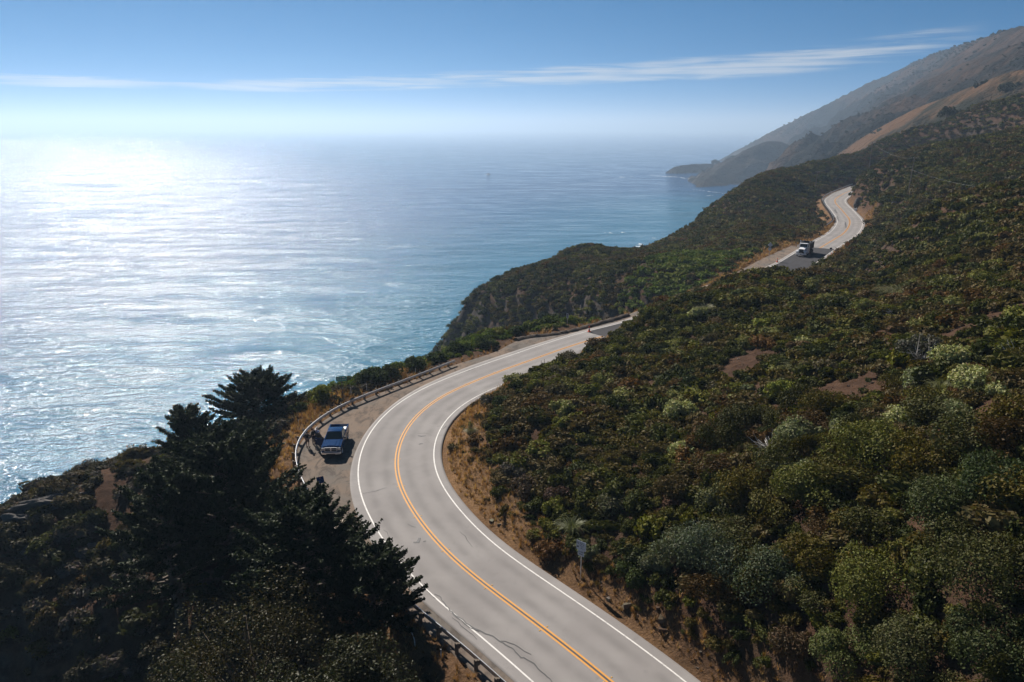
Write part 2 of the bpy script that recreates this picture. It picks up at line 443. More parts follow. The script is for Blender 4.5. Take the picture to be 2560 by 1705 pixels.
def terrain_mat():
    m, nt = new_mat('hillside_soil'); b = NB(nt); p = b.pos()
    f1 = b.noise(p, .11, 5, .6); f2 = b.noise(p, .9, 5, .65); f3 = b.noise(p, 7, 4, .6)
    soil = b.mix(b.ramp(f2, .35, .65), c4(.044, .025, .016), c4(.078, .044, .028))
    soil = b.mix(b.math('MULTIPLY', b.ramp(f1, .5, .7), .6), soil, c4(.06, .045, .028))
    dry = b.mix(b.ramp(f3, .35, .7), c4(.14, .078, .036), c4(.26, .155, .08))
    rk = b.mix(b.ramp(f2, .35, .65), c4(.030, .027, .024), c4(.075, .066, .058))
    c = b.mix(b.attr('dry').outputs['Fac'], soil, dry)
    c = b.mix(b.attr('rock').outputs['Fac'], c, rk)
    h = b.math('ADD', b.math('MULTIPLY', f2, .6), b.math('MULTIPLY', f3, .25))
    b.out(b.bsdf(c, 1.0, 0, b.bump(h, .5, .7), **{'Specular IOR Level': .06})); return m
M['terrain'] = terrain_mat()
def hill_mat(name, grass, scrub, sc, lo, hi):
    m, nt = new_mat(name); b = NB(nt); p = b.pos()
    f = b.noise(p, sc, 7, .62, .4); f2 = b.noise(p, sc * 9, 5, .7)
    k = b.math('ADD', b.math('MULTIPLY', f, .75), b.math('MULTIPLY', f2, .25))
    c = b.mix(b.ramp(k, lo, hi), c4(*grass), c4(*scrub))
    c = b.mix(b.math('MULTIPLY', b.attr('rock').outputs['Fac'], .8), c, c4(.13, .12, .115))
    b.out(b.bsdf(c, 1.0, 0, b.bump(f2, 14, .9), **{'Specular IOR Level': .04})); return m
M['hill_far'] = hill_mat('far_mountain_cover', (.062, .034, .020), (.010, .0105, .009), .0045, .38, .55)
M['hill_grass'] = hill_mat('dry_grass_hill', (.11, .062, .034), (.022, .022, .014), .006, .48, .6)
M['hill_cape'] = hill_mat('coastal_scrub', (.042, .034, .028), (.02, .02, .017), .012, .40, .6)
def sea_mat():
    m, nt = new_mat('sea_water'); b = NB(nt); p = b.pos()
    def layer(sx, sy, sc, det, rot, ro=.6):
        mp = b.n('ShaderNodeMapping'); b.set(mp.inputs[0], p); mp.inputs['Scale'].default_value = (sx, sy, 1); mp.inputs['Rotation'].default_value = (0, 0, R(rot))
        return b.noise(mp.outputs[0], sc, det, ro, .3)
    a = layer(.45, 1, .012, 2, 8); c = layer(.35, 1, .06, 3, -6); d = layer(.45, 1, .29, 4, 10, .65)
    h = b.math('ADD', b.math('MULTIPLY', a, 8.0), b.math('MULTIPLY', c, 3.9))
    e_ = layer(.7, 1, .95, 3, -14, .6)
    h = b.math('ADD', h, b.math('MULTIPLY', d, 1.6)); h = b.math('ADD', h, b.math('MULTIPLY', e_, .45))
    st = b.noise(b.scale(p, (.30, 1, 1)), .028, 4, .6, .5); st2 = b.noise(b.scale(p, (.35, 1, 1)), .09, 3, .6)
    wind = b.math('ADD', b.math('MULTIPLY', st, .6), b.math('MULTIPLY', st2, .4))
    nrm = b.bump(h, 1.0, 1.0)
    sh = b.attr('shallow').outputs['Fac']
    pat = b.noise(b.scale(p, (.4, 1, 1)), .004, 4)
    base = b.mix(b.ramp(pat, .35, .65), c4(.003, .050, .145), c4(.005, .062, .17))
    base = b.mix(sh, base, c4(.010, .15, .23))
    ro = b.n('ShaderNodeMapRange'); b.set(ro.inputs[0], wind); ro.inputs[1].default_value = .38; ro.inputs[2].default_value = .62; ro.inputs[3].default_value = .05; ro.inputs[4].default_value = .20
    b.out(b.bsdf(base, ro.outputs[0], 0, nrm, **{'IOR': 1.333, 'Specular IOR Level': .32})); return m
M['sea'] = sea_mat()
M['foam'] = simple('sea_foam', (.85, .87, .88), .9)
M['rockm'] = simple('weathered_rock', (.095, .085, .078), 1.0, var=.45, sc=2.0)
M['berm'] = simple('dark_rubble', (.085, .068, .056), 1.0, var=.5, sc=3.0, **{'Specular IOR Level': .08})
M['steel'] = simple('galvanised_steel', (.55, .55, .56), .42, .75, var=.12)
M['wood'] = simple('treated_timber', (.13, .10, .075), .9, var=.3)
M['pole'] = simple('utility_pole_timber', (.14, .11, .09), .9, var=.3)
M['wire'] = simple('cable', (.08, .08, .08), .6)
M['black'] = simple('black_rubber', (.018, .018, .019), .7)
M['dark'] = simple('dark_plastic', (.03, .03, .033), .55)
M['chrome'] = simple('chrome', (.80, .80, .82), .30, .8, var=.03)
M['navy'] = simple('navy_car_paint', (.003, .030, .105), .14, .0, var=.05, **{'Specular IOR Level': .3})
M['glass'] = simple('tinted_glass', (.012, .022, .026), .05, 0, var=.05)
M['lamp'] = simple('lamp_lens', (.62, .60, .57), .15, .2)
M['white_paint'] = simple('white_truck_paint', (.78, .78, .80), .3, 0, var=.04)
M['body_grey'] = simple('dump_body_steel', (.055, .058, .062), .6, .2, var=.3)
M['green_sign'] = simple('green_sign_face', (.012, .30, .22), .4, var=.08)
M['white_sign'] = simple('white_sign_face', (.36, .40, .47), .5, var=.08)
M['sign_back'] = simple('aluminium_sign_back', (.42, .47, .55), .4, .5, var=.1)
M['orange'] = simple('orange_sign_face', (.78, .24, .02), .5, var=.06)
M['cone'] = simple('cone_orange', (.80, .11, .03), .5)
M['blue'] = simple('blue_sign_face', (.015, .085, .30), .4)
M['solar'] = simple('solar_cells', (.012, .02, .075), .15, var=.3, sc=30)
M['ink'] = simple('sign_ink', (.02, .022, .03), .6)
M['signwhite'] = simple('sign_legend', (.80, .82, .80), .5)
M['teal'] = simple('turquoise_plastic', (.05, .50, .48), .5)
M['concrete'] = simple('pale_concrete', (.52, .43, .34), .9, var=.12)
M['skin'] = simple('skin', (.42, .24, .17), .55)
M['cloth_black'] = simple('black_cloth', (.016, .016, .018), .9)
M['cloth_brown'] = simple('brown_cloth', (.13, .075, .055), .9)
M['cloth_white'] = simple('pale_blue_shirt', (.62, .66, .80), .85)
M['cloth_navy'] = simple('navy_cloth', (.025, .03, .06), .9)
M['hair_ginger'] = simple('ginger_hair', (.30, .10, .035), .7)
M['hair_dark'] = simple('dark_hair', (.03, .022, .018), .7)
M['cap'] = simple('pale_cap_cloth', (.62, .60, .58), .8)
M['shoe'] = simple('shoe', (.06, .05, .05), .7)
M['marker'] = simple('yellow_reflector', (.75, .38, .04), .4)
M['post_white'] = simple('white_post', (.72, .72, .72), .6)
# ------------------------------------------------------------------ setting: terrain, road, sea, hills
near_bend = np.exp(-((SL[ICL] - SL[s_of((-4, 72))]) / 30.0) ** 2)
dry = np.where(SIDE > 0, sstep(1.8 + 4.4 * near_bend, .5 + 1.2 * near_bend, DFL) * (0.5 + .5 * near_bend), sstep(8, 3, DFL) * .75 * (1 - .85 * sstep(92, 100, TY) * sstep(165, 150, TY)))
dry = np.maximum(dry, sstep(1.2, .2, DFL) * .55)
dry = np.clip(dry * (0.75 + 0.9 * (fbm(TX / 3, TY / 3, 3))), 0, 1)
gzf = np.hypot(np.gradient(TZ, GY, axis=0), np.gradient(TZ, GX, axis=1))
rockm = .8 * sstep(1.0, 1.6, gzf + fbm(TX / 6, TY / 6, 3) * .35) * sstep(2.5, 6, DFL) * np.where((SIDE > 0) & (TY < 260), np.where(TY < 90, 0, .3), 1)
ter = link('hillside', grid_mesh('hillside', TX, TY, TZ, {'dry': dry, 'rock': rockm}), M['terrain']); tag(ter, kind='structure')

def ribbon(name, m, i0, i1, offL, offR, dz, kind='structure', skirt=0.0, sub=8, tracks=False, parent=None):
    idx = np.arange(i0, i1 + 1); o = np.linspace(0, 1, sub + 1)
    oL = np.broadcast_to(offL, idx.shape); oR = np.broadcast_to(offR, idx.shape)
    off = oL[:, None] * (1 - o) + oR[:, None] * o
    X = CL[idx, 0][:, None] + NR[idx, 0][:, None] * off; Yy = CL[idx, 1][:, None] + NR[idx, 1][:, None] * off
    Z = np.repeat(ZR[idx][:, None] + dz, sub + 1, 1)
    if skirt:
        X = np.c_[X[:, :1], X, X[:, -1:]]; Yy = np.c_[Yy[:, :1], Yy, Yy[:, -1:]]; Z = np.c_[Z[:, :1] - skirt, Z, Z[:, -1:] - skirt]; off = np.c_[off[:, :1], off, off[:, -1:]]
    at = None
    if tracks:
        t = sum(np.exp(-((off - q) / .42) ** 2) for q in (-2.75, -1.05, 1.05, 2.75)); at = {'track': t}
    me = grid_mesh(name, X, Yy, Z, at)
    if not skirt: pass
    o_ = link(name, me, m, parent)
    if kind: o_['kind'] = kind
    return o_
n = len(CL)
lsh = 4.55 + .35 * np.sin(SL / 9.0) * np.exp(-((SL - SL[s_of((-8, 80))]) / 30) ** 2)
ribbon('road', M['road'], 0, n - 1, -lsh, 4.5, 0.0, skirt=.35, sub=40, tracks=True)
iA = s_of(resolve((1503, 841))); iB = s_of(resolve((2049.6, 620)))
ribbon('road_patch', M['newroad'], iA, iB, -3.62, 3.62, .006, sub=30, tracks=True)
ribbon('white_edge_line', M['white_line'], 0, n - 1, -3.77, -3.65, .013, sub=1)
ribbon('white_edge_line', M['white_line'], 0, n - 1, 3.65, 3.77, .013, sub=1)
for j0, j1 in ((0, iA), (iB, n - 1)):
    ribbon('yellow_centre_line', M['yellow_line'], j0, j1, -.215, -.075, .006, sub=1)
    ribbon('yellow_centre_line', M['yellow_line'], j0, j1, .075, .215, .006, sub=1)
    ribbon('centre_gap', M['tar'], j0, j1, -.07, .07, .003, sub=1)
# gravel turnout between the road and the rail / berm
rows = []
for q in LB:
    k = s_of(q); c = CL[k] - NR[k] * 3.0; t = np.linspace(0, 1, 24)[:, None]
    n_ = (q - c); n_ = n_ / max(np.linalg.norm(n_), 1e-6)
    rows.append((q + n_ * .5) * (1 - t) + c * t)
rows = np.array(rows); kz = np.array([ZR[s_of(q)] for q in LB])
zz = np.repeat(kz[:, None] - .045, 24, 1) + fbm(rows[..., 0] / 2.0, rows[..., 1] / 2.0, 3) * .02
zz[:, 0] -= .4
tu = link('gravel_turnout', grid_mesh('gravel_turnout', rows[..., 0], rows[..., 1], zz), M['gravel']); tag(tu, kind='structure')
# sealed cracks and skid marks (thin strips on the asphalt)
def strip(name, px, w, m, dz):
    P = resample(np.array([resolve(p) for p in px])[:, :2], .25, 1)
    P = P + np.stack([fbm(P[:, 0] * 1.7, P[:, 1] * 1.7, 3), fbm(P[:, 1] * 1.9 + 9, P[:, 0] * 1.9, 3)], -1) * w * 2.5
    T = np.gradient(P, axis=0); T /= np.linalg.norm(T, axis=1)[:, None] + 1e-9; N = np.stack([T[:, 1], -T[:, 0]], -1)
    ww = w * (0.55 + .45 * np.sin(np.linspace(0, math.pi, len(P)))) * (1 + .4 * fbm(P[:, 0] * 3, P[:, 1] * 3, 2))
    A = P - N * ww[:, None] / 2; B = P + N * ww[:, None] / 2
    X = np.stack([A[:, 0], B[:, 0]], 1); Yy = np.stack([A[:, 1], B[:, 1]], 1); Z = np.repeat(zroad_y(P[:, 1])[:, None] + dz, 2, 1)
    o = link(name, grid_mesh(name, X, Yy, Z), m); tag(o, kind='structure')
strip('crack_sealant', [(1089,1485),(1112,1511),(1142,1541),(1176,1562),(1199,1580),(1229,1590),(1249,1598),(1260,1613),(1285,1630),(1307,1644),(1340,1665),(1354,1682),(1382,1708)], .10, M['tar'], .019)
strip('crack_sealant', [(1112,1511),(1150,1550),(1170,1568),(1199,1580)], .08, M['tar'], .021)
strip('crack_sealant', [(1253,1603),(1266,1597),(1281,1607),(1323,1636)], .07, M['tar'], .0215)
strip('crack_sealant', [(1131,1545),(1150,1560),(1170,1575),(1191,1600)], .06, M['tar'], .0205)
strip('crack_sealant', [(1066,1478),(1076,1488),(1087,1498)], .06, M['tar'], .019)
for px in ([(1163,931),(1178,926),(1186,920)], [(1232,948),(1240,951),(1252,946)], [(1020,1310),(1028,1316),(1040,1320)], [(960,1325),(972,1334),(972,1341)], [(1150,1330),(1165,1345),(1180,1366)], [(905,1234),(935,1230),(968,1218)], [(1046,1084),(1062,1080),(1070,1085)], [(1108,1072),(1115,1065)]):
    strip('crack_sealant', px, .055, M['tar'], .019)
for px, w in (([(1038,1357),(1050,1352),(1056,1349)], .35), ([(1050,1092),(1062,1090)], .22), ([(1045,1110),(1058,1110)], .18), ([(996,1372),(1003,1376)], .5), ([(1060,1355),(1066,1351)], .2), ([(2092,540),(2096,552)], .22), ([(2113,555),(2115,570)], .25), ([(2086,522),(2092,533)], .25)):
    strip('oil_stain', px, w, M['tar'], .0195)

# sea
def sea():
    rr = np.r_[np.linspace(60, 600, 60), np.geomspace(620, 45000, 50)]; aa = np.radians(np.linspace(-75, 75, 151))
    A, Rr = np.meshgrid(aa, rr); X = Rr * np.sin(A); Yy = Rr * np.cos(A)
    ce = at_z((1790, 520), SEA); c2 = at_z((1640, 600), SEA); c3 = at_z((1330, 700), SEA); c4_ = at_z((1150,830), SEA); c5 = at_z((800, 960), SEA)
    cpts = resample(np.array([ce[:2], c2[:2], c3[:2], c4_[:2], c5[:2]]), 25, 2)
    d, _ = pdist(X, Yy, cpts); sh = np.exp(-(d / 200.0) ** 2) * .8
    o = link('sea', grid_mesh('sea', X, Yy, np.full_like(X, SEA), {'shallow': sh}), M['sea']); tag(o, kind='structure')
sea()
def foam(pxs):
    vs = []
    for px, py, wx, wy, k in pxs:
        c = at_z((px, py), SEA + .12); ex = at_z((px + wx, py), SEA)[0] - c[0]; ey = abs(at_z((px, py - wy), SEA)[1] - c[1])
        for _ in range(k):
            u = rng.normal(0, .45); v = rng.normal(0, .35); s = rng.uniform(.08, .28)
            q = c + np.array([u * ex, v * ey, rng.uniform(0, .1)]); L_ = ex * s * rng.uniform(.8, 2.2); T = ey * s * rng.uniform(.5, 1.0)
            a = np.linspace(0, 2 * math.pi, 9)[:-1]; r = rng.uniform(.6, 1.15, 8)
            vs.append(np.stack([q[0] + np.cos(a) * r * L_, q[1] + np.sin(a) * r * T, np.full(8, q[2])], -1))
    me = np_mesh('sea_foam', np.concatenate(vs), 8)
    o = link('sea_foam', me, M['foam']); tag(o, 'white breaking foam lines on the blue sea along the shore', 'foam', kind='stuff')
fl = [(1600,610,9,2.2,16),(1597,616,12,1.5,12),(1521,582,8,1.6,9),(1556,581,8,1.6,9),(1660,596,8,1.5,7),(1635,595,6,1.2,4),(1560,443,12,.7,7),(1580,442,8,.6,5),
      (1215,437,10,.5,6),(1305,438,4,.4,3),(1770,489,5,.8,5),(1780,488,4,.5,4)]
for t in np.linspace(0, 1, 14): fl.append((1632 + 118 * t, 438 + 11 * t + math.sin(t * 9), 7, .55, 7))
for t in np.linspace(0, 1, 8): fl.append((1737 + 80 * t, 474 + 10 * t, 6, .7, 4))
foam(fl)

HILLS = []
def cone_hill(name, sky, slope, mat, step, margin, label=None, gully=.22, base=-80, kind='structure', plus=0, asym=None, sw=90.0):
    P = np.array([at_d(*p) for p in sky]); P = resample(P, step, 1)
    x0, y0 = P[:, :2].min(0) - margin; x1, y1 = P[:, :2].max(0) + margin
    nx = int((x1 - x0) / step); ny = int((y1 - y0) / step)
    X, Yy = np.meshgrid(np.linspace(x0, x1, nx), np.linspace(y0, y1, ny))
    Z = np.full(X.shape, -1e9); Dm = np.zeros(X.shape)
    wob = 1 + .25 * fbm(X / (sw * 3), Yy / (sw * 3), 3)
    for p in P:
        d = np.hypot(X - p[0], Yy - p[1]); k = slope
        if asym is not None:
            ux = (X - p[0]) * asym[0] + (Yy - p[1]) * asym[1]; k = slope * (1 + asym[2] * np.tanh(ux / 60))
        zz = p[2] - k * d * wob; up = zz > Z; Z = np.where(up, zz, Z); Dm = np.where(up, d, Dm)
    g = (np.abs(fbm(X / sw, Yy / sw, 5)) * 2 - .55)
    Z = Z - g * np.minimum(Dm, 160) * gully - fbm(X / 25, Yy / 25, 3) * np.minimum(3, Dm * .1)
    Z = np.maximum(Z, base)
    gr = np.hypot(np.gradient(Z, axis=0), np.gradient(Z, axis=1)) / step
    rk = sstep(.75, 1.2, gr) * sstep(SEA + 60, SEA + 10, Z)
    o = link(name, grid_mesh(name, X, Yy, Z, {'rock': rk}), mat); tag(o, kind=kind)
    HILLS.append((X, Yy, Z, gr)); return o
cone_hill('mountain', [(1790,404,2480),(1838,376,2420),(1905,340,2350),(1973,304,2280),(2031,277,2230),(2085,250,2190),(2153,211,2120),(2202,191,2080),(2274,160,1980),(2333,133,1780),(2400,110,1500),(2454,94,1260),(2504,76,1120),(2560,58,1000),(2680,45,900),(2900,45,800)], .88, M['hill_far'], 11, 340, gully=.5, asym=(-.75, -.65, .25), sw=120)
cone_hill('mountain_spur', [(2243,243,1250),(2310,207,1120),(2400,158,960),(2490,127,830),(2560,95,740),(2700,70,680),(2900,60,640)], .85, M['hill_far'], 7, 250, gully=.45, sw=70)
cone_hill('grass_hill', [(2150,345,730),(2202,316,690),(2265,282,650),(2310,260,620),(2400,226,570),(2468,199,535),(2560,165,500),(2700,120,480),(2900,90,460)], .85, M['hill_grass'], 4.5, 160, gully=.16, sw=40)
cone_hill('cape_hill', [(1740,470,1330),(1765,450,1380),(1797,420,1450),(1830,398,1490),(1860,376,1510),(1896,360,1520),(1923,345,1525),(1964,356,1530),(1995,373,1535),(2040,388,1540),(2100,395,1540)], .62, M['hill_cape'], 6, 190, gully=.25, sw=45)
cone_hill('cape_terrace', [(1690,414,1770),(1734,408,1800),(1788,408,1830),(1833,398,1860),(1880,390,1870)], .75, M['hill_cape'], 5, 90, gully=.12, sw=30)
cone_hill('cape_base', [(1690,443,1640),(1740,442,1640),(1800,446,1600),(1850,452,1560)], .30, M['hill_cape'], 6, 90, gully=.1, sw=30)

# haze: one closed box of even, pale air
def haze():
    x0, x1, y0, y1, z0, z1 = -30000, 30000, -300, 44000, -95, 222
    b = MB(); b.box(((x0 + x1) / 2, (y0 + y1) / 2, (z0 + z1) / 2), (x1 - x0, y1 - y0, z1 - z0))
    m, nt = new_mat('sea_haze'); nb = NB(nt)
    v = nb.n('ShaderNodeVolumePrincipled', ins={'Density': HAZE, 'Anisotropy': .38}); v.inputs['Color'].default_value = (.57, .76, 1.0, 1)
    nb.out(None, v.outputs[0]); m.volume_intersection_method = 'FAST' if hasattr(m, 'volume_intersection_method') else None
    o = b.build('haze', m); tag(o, kind='stuff'); o['label'] = 'pale sea haze fading the distant coast and horizon'; o['category'] = 'haze'
HAZE = 1.95e-4
haze()
# ------------------------------------------------------------------ vegetation
def unit(v): return v / (np.linalg.norm(v, axis=-1, keepdims=True) + 1e-9)
def quads(c, nrm, size, asp=1.5, r=rng):
    n = len(c); t = unit(np.cross(nrm, unit(r.normal(size=(n, 3))))); bt = np.cross(nrm, t)
    s = (size * r.uniform(.7, 1.3, n))[:, None]
    a = t * s * asp / 2; b_ = bt * s / 2
    return np.stack([c - a, c - b_ * .9, c + a, c + b_ * .9], 1)

def shrub_proto(n, leaf, lobes=9, h=.85, core=True, seed=0, spiky=0.0, flat=0.0):
    r = np.random.default_rng(seed)
    az = r.uniform(0, 2 * math.pi, lobes); rr = np.sqrt(r.uniform(0, 1, lobes)) * .62
    zc = (1 - rr ** 2) * h * .55 * r.uniform(.7, 1.15, lobes); lc = np.stack([rr * np.cos(az), rr * np.sin(az), zc], -1)
    lr = r.uniform(.28, .46, lobes)
    k = r.integers(0, lobes, n * 2); d = unit(r.normal(size=(n * 2, 3)) + np.array([0, 0, .35]))
    p = lc[k] + d * (lr[k] * r.uniform(.72, 1.08, n * 2))[:, None]
    ok = p[:, 2] > .0; p = p[ok][:n]; d = d[ok][:n]
    nr = unit(d + r.normal(size=p.shape) * .75)
    q = quads(p, nr, np.full(len(p), leaf), 1.5, r)
    if core:
        cs = []
        for j in range(lobes):
            u = np.linspace(0, 2 * math.pi, 7); v = np.linspace(-.35, math.pi / 2, 4)
            S = np.array([[(math.cos(b_) * math.cos(a_), math.cos(b_) * math.sin(a_), math.sin(b_)) for a_ in u] for b_ in v]) * lr[j] * .60 + lc[j]
            for i1_ in range(3):
                for i2_ in range(6): cs.append([S[i1_, i2_], S[i1_, i2_ + 1], S[i1_ + 1, i2_ + 1], S[i1_ + 1, i2_]])
        q = np.concatenate([np.array(cs), q])
    return q
def blade_proto(n, hgt, spread, wid, seed, droop=.35, segs=3):
    r = np.random.default_rng(seed); out = []
    for _ in range(n):
        a = r.uniform(0, 2 * math.pi); b0 = r.uniform(0, .35) * spread; L_ = hgt * r.uniform(.6, 1.1); le = r.uniform(.1, 1) * spread
        dx = np.array([math.cos(a), math.sin(a), 0]); sd = np.array([-math.sin(a), math.cos(a), 0])
        t = np.linspace(0, 1, segs + 1); pts = [dx * (b0 + le * tt ** 1.6) + np.array([0, 0, L_ * (tt - droop * tt ** 3)]) for tt in t]
        for i in range(segs):
            w0 = wid * (1 - t[i] * .9); w1 = wid * (1 - t[i + 1] * .9)
            out.append([pts[i] - sd * w0, pts[i] + sd * w0, pts[i + 1] + sd * w1, pts[i + 1] - sd * w1])
    return np.array(out)
def instance(protos, idx, pos, rad, hgt, rot, col, jit=.2, stretch=.22):
    V = []; K = []
    for j, q in enumerate(protos):
        s = np.where(idx == j)[0]
        if not len(s): continue
        c, sn = np.cos(rot[s]), np.sin(rot[s])
        st = np.exp(rng.normal(0, stretch, len(s)))[:, None, None]; qx = q[None, :, :, 0] * st; qy = q[None, :, :, 1] / st
        x = qx * c[:, None, None] - qy * sn[:, None, None]; y = qx * sn[:, None, None] + qy * c[:, None, None]
        v = np.stack([x * rad[s, None, None] + pos[s, 0, None, None], y * rad[s, None, None] + pos[s, 1, None, None], q[None, :, :, 2] * hgt[s, None, None] + pos[s, 2, None, None]], -1)
        V.append(v.reshape(-1, 3).astype(np.float32))
        cc = col[s][:, None, :] * (1 + rng.uniform(-jit, jit, (len(s), len(q), 1))) * (1 + rng.uniform(-.1, .1, (len(s), len(q), 3)))
        K.append(cc.reshape(-1, 3).astype(np.float32))
    return np.concatenate(V), np.concatenate(K)

def visible(P, lift=1.6, tol=3.0, side=4.0):
    ok = np.zeros(len(P), bool)
    for cx in (-side, 0, side):
        o = np.array([cx, 0, CZ]); v = np.ones(len(P), bool)
        for t in np.linspace(.25, .97, 40):
            q = o + (P + np.array([0, 0, lift]) - o) * t
            v &= ~((Hgt(q[:, 0], q[:, 1]) - tol * .3 > q[:, 2]) & (q[:, 0] > GX[0]) & (q[:, 1] > GY[0]))
        ok |= v
    return ok
SAND = [(2100,985,3.5,2.2),(2360,785,9,1.2),(2500,790,8,1.2),(1740,735,5,2),(1890,890,3,1.3),(2480,1040,3.5,1.2),(1950,1110,2,1),(1850,920,3,1.2),(258,1228,.6,1.3),(272,1252,.6,1.2),(286,1276,.6,1.2),(302,1298,.7,1.2),(318,1318,.8,1.0),(1548,708,2,1.6),(2205,480,4,2.5)]
SP = [(ground(a_, b_)[:2], ra, rb) for a_, b_, ra, rb in SAND]
def bare(x, y):
    m = np.zeros(x.shape)
    for c, ra, rb in SP: m = np.maximum(m, np.exp(-(((x - c[0]) / ra) ** 2 + ((y - c[1]) / (rb * 1.6)) ** 2) ** 2))
    return m
PAL = np.array([.90, .86, .58]) * np.array([(.040,.052,.018),(.052,.062,.020),(.070,.074,.024),(.085,.072,.030),(.085,.068,.052),(.105,.088,.074),(.085,.050,.028),(.120,.125,.060),(.105,.115,.025),(.030,.042,.018)])
def scrub_colors(x, y, d, left):
    n1_ = fbm(x / 11, y / 11, 3) + rng.normal(0, .28, len(x)); n2_ = fbm(x / 23 + 40, y / 23, 3) + rng.normal(0, .25, len(x))
    k = np.where(n1_ > .25, np.where(n2_ > .15, 2, 1), np.where(n1_ > -.05, np.where(n2_ > .1, 0, 3), np.where(n2_ > .0, 4, np.where(n1_ < -.35, 6, 5))))
    u = rng.uniform(size=len(x)); k = np.where(u < .05, 7, np.where(u < .09, 8, np.where(u < .2, 9, k)))
    return PAL[k]
BIGC = .74 * np.array([(.075,.068,.012),(.10,.095,.026),(.055,.058,.014),(.11,.092,.020),(.080,.085,.040),(.045,.048,.013),(.075,.045,.018)])
MIXC = .92 * np.array([(.075,.085,.018),(.11,.12,.03),(.05,.06,.015),(.19,.20,.10),(.11,.075,.05),(.125,.065,.025),(.10,.088,.07),(.14,.15,.04),(.035,.045,.012),(.06,.07,.02)])
used = []         # places of individual shrubs, filled before the scrub is scattered
def scatter(d0_, d1_, sp, leaf, nq, name, label, protos=5, core=True, rmul=1.0, where=None, cols=None, hmax=2.2):
    xs = np.arange(GX[0], GX[-1], sp); ys = np.arange(GY[0], GY[-1], sp)
    X, Yy = np.meshgrid(xs, ys); X = (X + rng.uniform(-.5, .5, X.shape) * sp).ravel(); Yy = (Yy + rng.uniform(-.5, .5, Yy.shape) * sp).ravel()
    d = np.hypot(X, Yy); px, py, _ = project(np.stack([X, Yy, Hgt(X, Yy)], -1))
    ok = (d >= d0_) & (d < d1_) & (Yy > 8) & (px > -420) & (px < W + 420) & (py > 120) & (py < H + 420)
    X, Yy, d = X[ok], Yy[ok], d[ok]
    Z = Hgt(X, Yy); fl_ = lookup(DFL, X, Yy); sd = lookup(SIDE, X, Yy); gg = lookup(gzf, X, Yy); dr = lookup(dry, X, Yy)
    u = rng.uniform(size=len(X))
    keep = (fl_ > np.where(sd > 0, 1.0, 1.6)) & (Z > SEA + 6) & (u > bare(X, Yy) * .85 * (.75 + .9 * (fbm(X / 1.6, Yy / 1.6, 2) + .3))) & (u > dr * .95) & (u > sstep(1.4, 2.4, gg) * .75 * ((sd < 0) | (Yy > 90)) * (d < 280))
    keep &= ~((fbm(X / 7 + 5, Yy / 7, 3) > .5) & (u < .6) & (d < 125))
    if where is not None: keep &= where(X, Yy) & (fl_ > 2.4)
    for c, rr in used:
        keep &= ((X - c[0]) ** 2 + (Yy - c[1]) ** 2) > (rr * (.68 if rr < 2.4 else .42)) ** 2
    X, Yy, d, Z, fl_, sd = X[keep], Yy[keep], d[keep], Z[keep], fl_[keep], sd[keep]
    lk = (X < -18) & (Yy < 88); q_ = ~(lk & (rng.uniform(size=len(X)) < .5)); X, Yy, d, Z, fl_, sd = X[q_], Yy[q_], d[q_], Z[q_], fl_[q_], sd[q_]
    v = visible(np.stack([X, Yy, Z], -1)); X, Yy, d, Z, fl_, sd = X[v], Yy[v], d[v], Z[v], fl_[v], sd[v]
    rad = sp * np.exp(rng.normal(-.22, .33, len(X))) * rmul; rad = rad * np.clip(.45 + fl_ * .12, .35, 1) * (1 - .55 * bare(X, Yy))
    rad = np.minimum(rad, hmax * .85); hg = rad * rng.uniform(.7, 1.15, len(X)); hg = np.minimum(hg, hmax)
    col = scrub_colors(X, Yy, d, sd < 0)
    if cols is not None: col = cols[rng.integers(0, len(cols), len(X))]
    green = (sd < 0) & (fl_ < 26) & (Yy > 86) & (Yy < 190)      # lush green strip between the road and the cove
    if green.any():
        g_ = np.array([(.075,.115,.026),(.105,.15,.034),(.055,.08,.022),(.12,.145,.045)])[rng.integers(0, 4, len(X))]
        w = (green & (rng.uniform(size=len(X)) < .9))[:, None]; col = np.where(w, g_, col)
    col = col * np.array([1.08, 1.0, .66])
    leftm = (sd < 0) & (Yy < 92)
    gb = np.array([(.085,.070,.060),(.105,.088,.078),(.06,.052,.034),(.080,.060,.034),(.045,.045,.022)])[rng.integers(0, 5, len(X))]
    col = np.where((leftm & (rng.uniform(size=len(X)) < .85))[:, None], gb, col)
    P_ = [shrub_proto(nq, leaf / (sp * .8 * rmul), 5 if nq < 60 else (8 if core else 12), core=core, seed=100 + j) for j in range(protos)]
    V, K = instance(P_, rng.integers(0, protos, len(X)), np.stack([X, Yy, Z - .12], -1), rad, hg, rng.uniform(0, 6.28, len(X)), col)
    o = link(name, np_mesh(name, V, 4, K), M['leaf']); tag(o, label, 'scrub', kind='stuff')
    print(name, len(X), len(V) // 4)

# ---- individual shrubs one can point to
def shrub(name, px, py, r, col, label, h=.9, leaf=None, cov=1.9, kind='leaf', lobes=11, group=None, cat='shrub', seed=None, sink=.15, dens=1.0):
    r = r * 1.12; g = ground(px, py); d = float(np.hypot(g[0], g[1])); g[2] -= sink
    leaf = leaf or max(.085, 1.7 * d / 740); n_ = int(min(9000, 2 * math.pi * r * r * cov / (leaf * leaf * .75) * dens))
    sd = seed if seed is not None else int(abs(px * 7 + py * 13)) % 9999
    q = shrub_proto(n_, leaf / r, lobes, h, r < 1.5, sd) * np.array([r, r, r])
    c = np.array(col) * (1 + rng.uniform(-.3, .3, (len(q), 1))) * (1 + rng.uniform(-.1, .1, (len(q), 3)))
    o = link(name, np_mesh(name, q.reshape(-1, 3), 4, c), M[kind]); o.location = tuple(g); used.append((g[:2], r))
    return tag(o, label, cat, group)
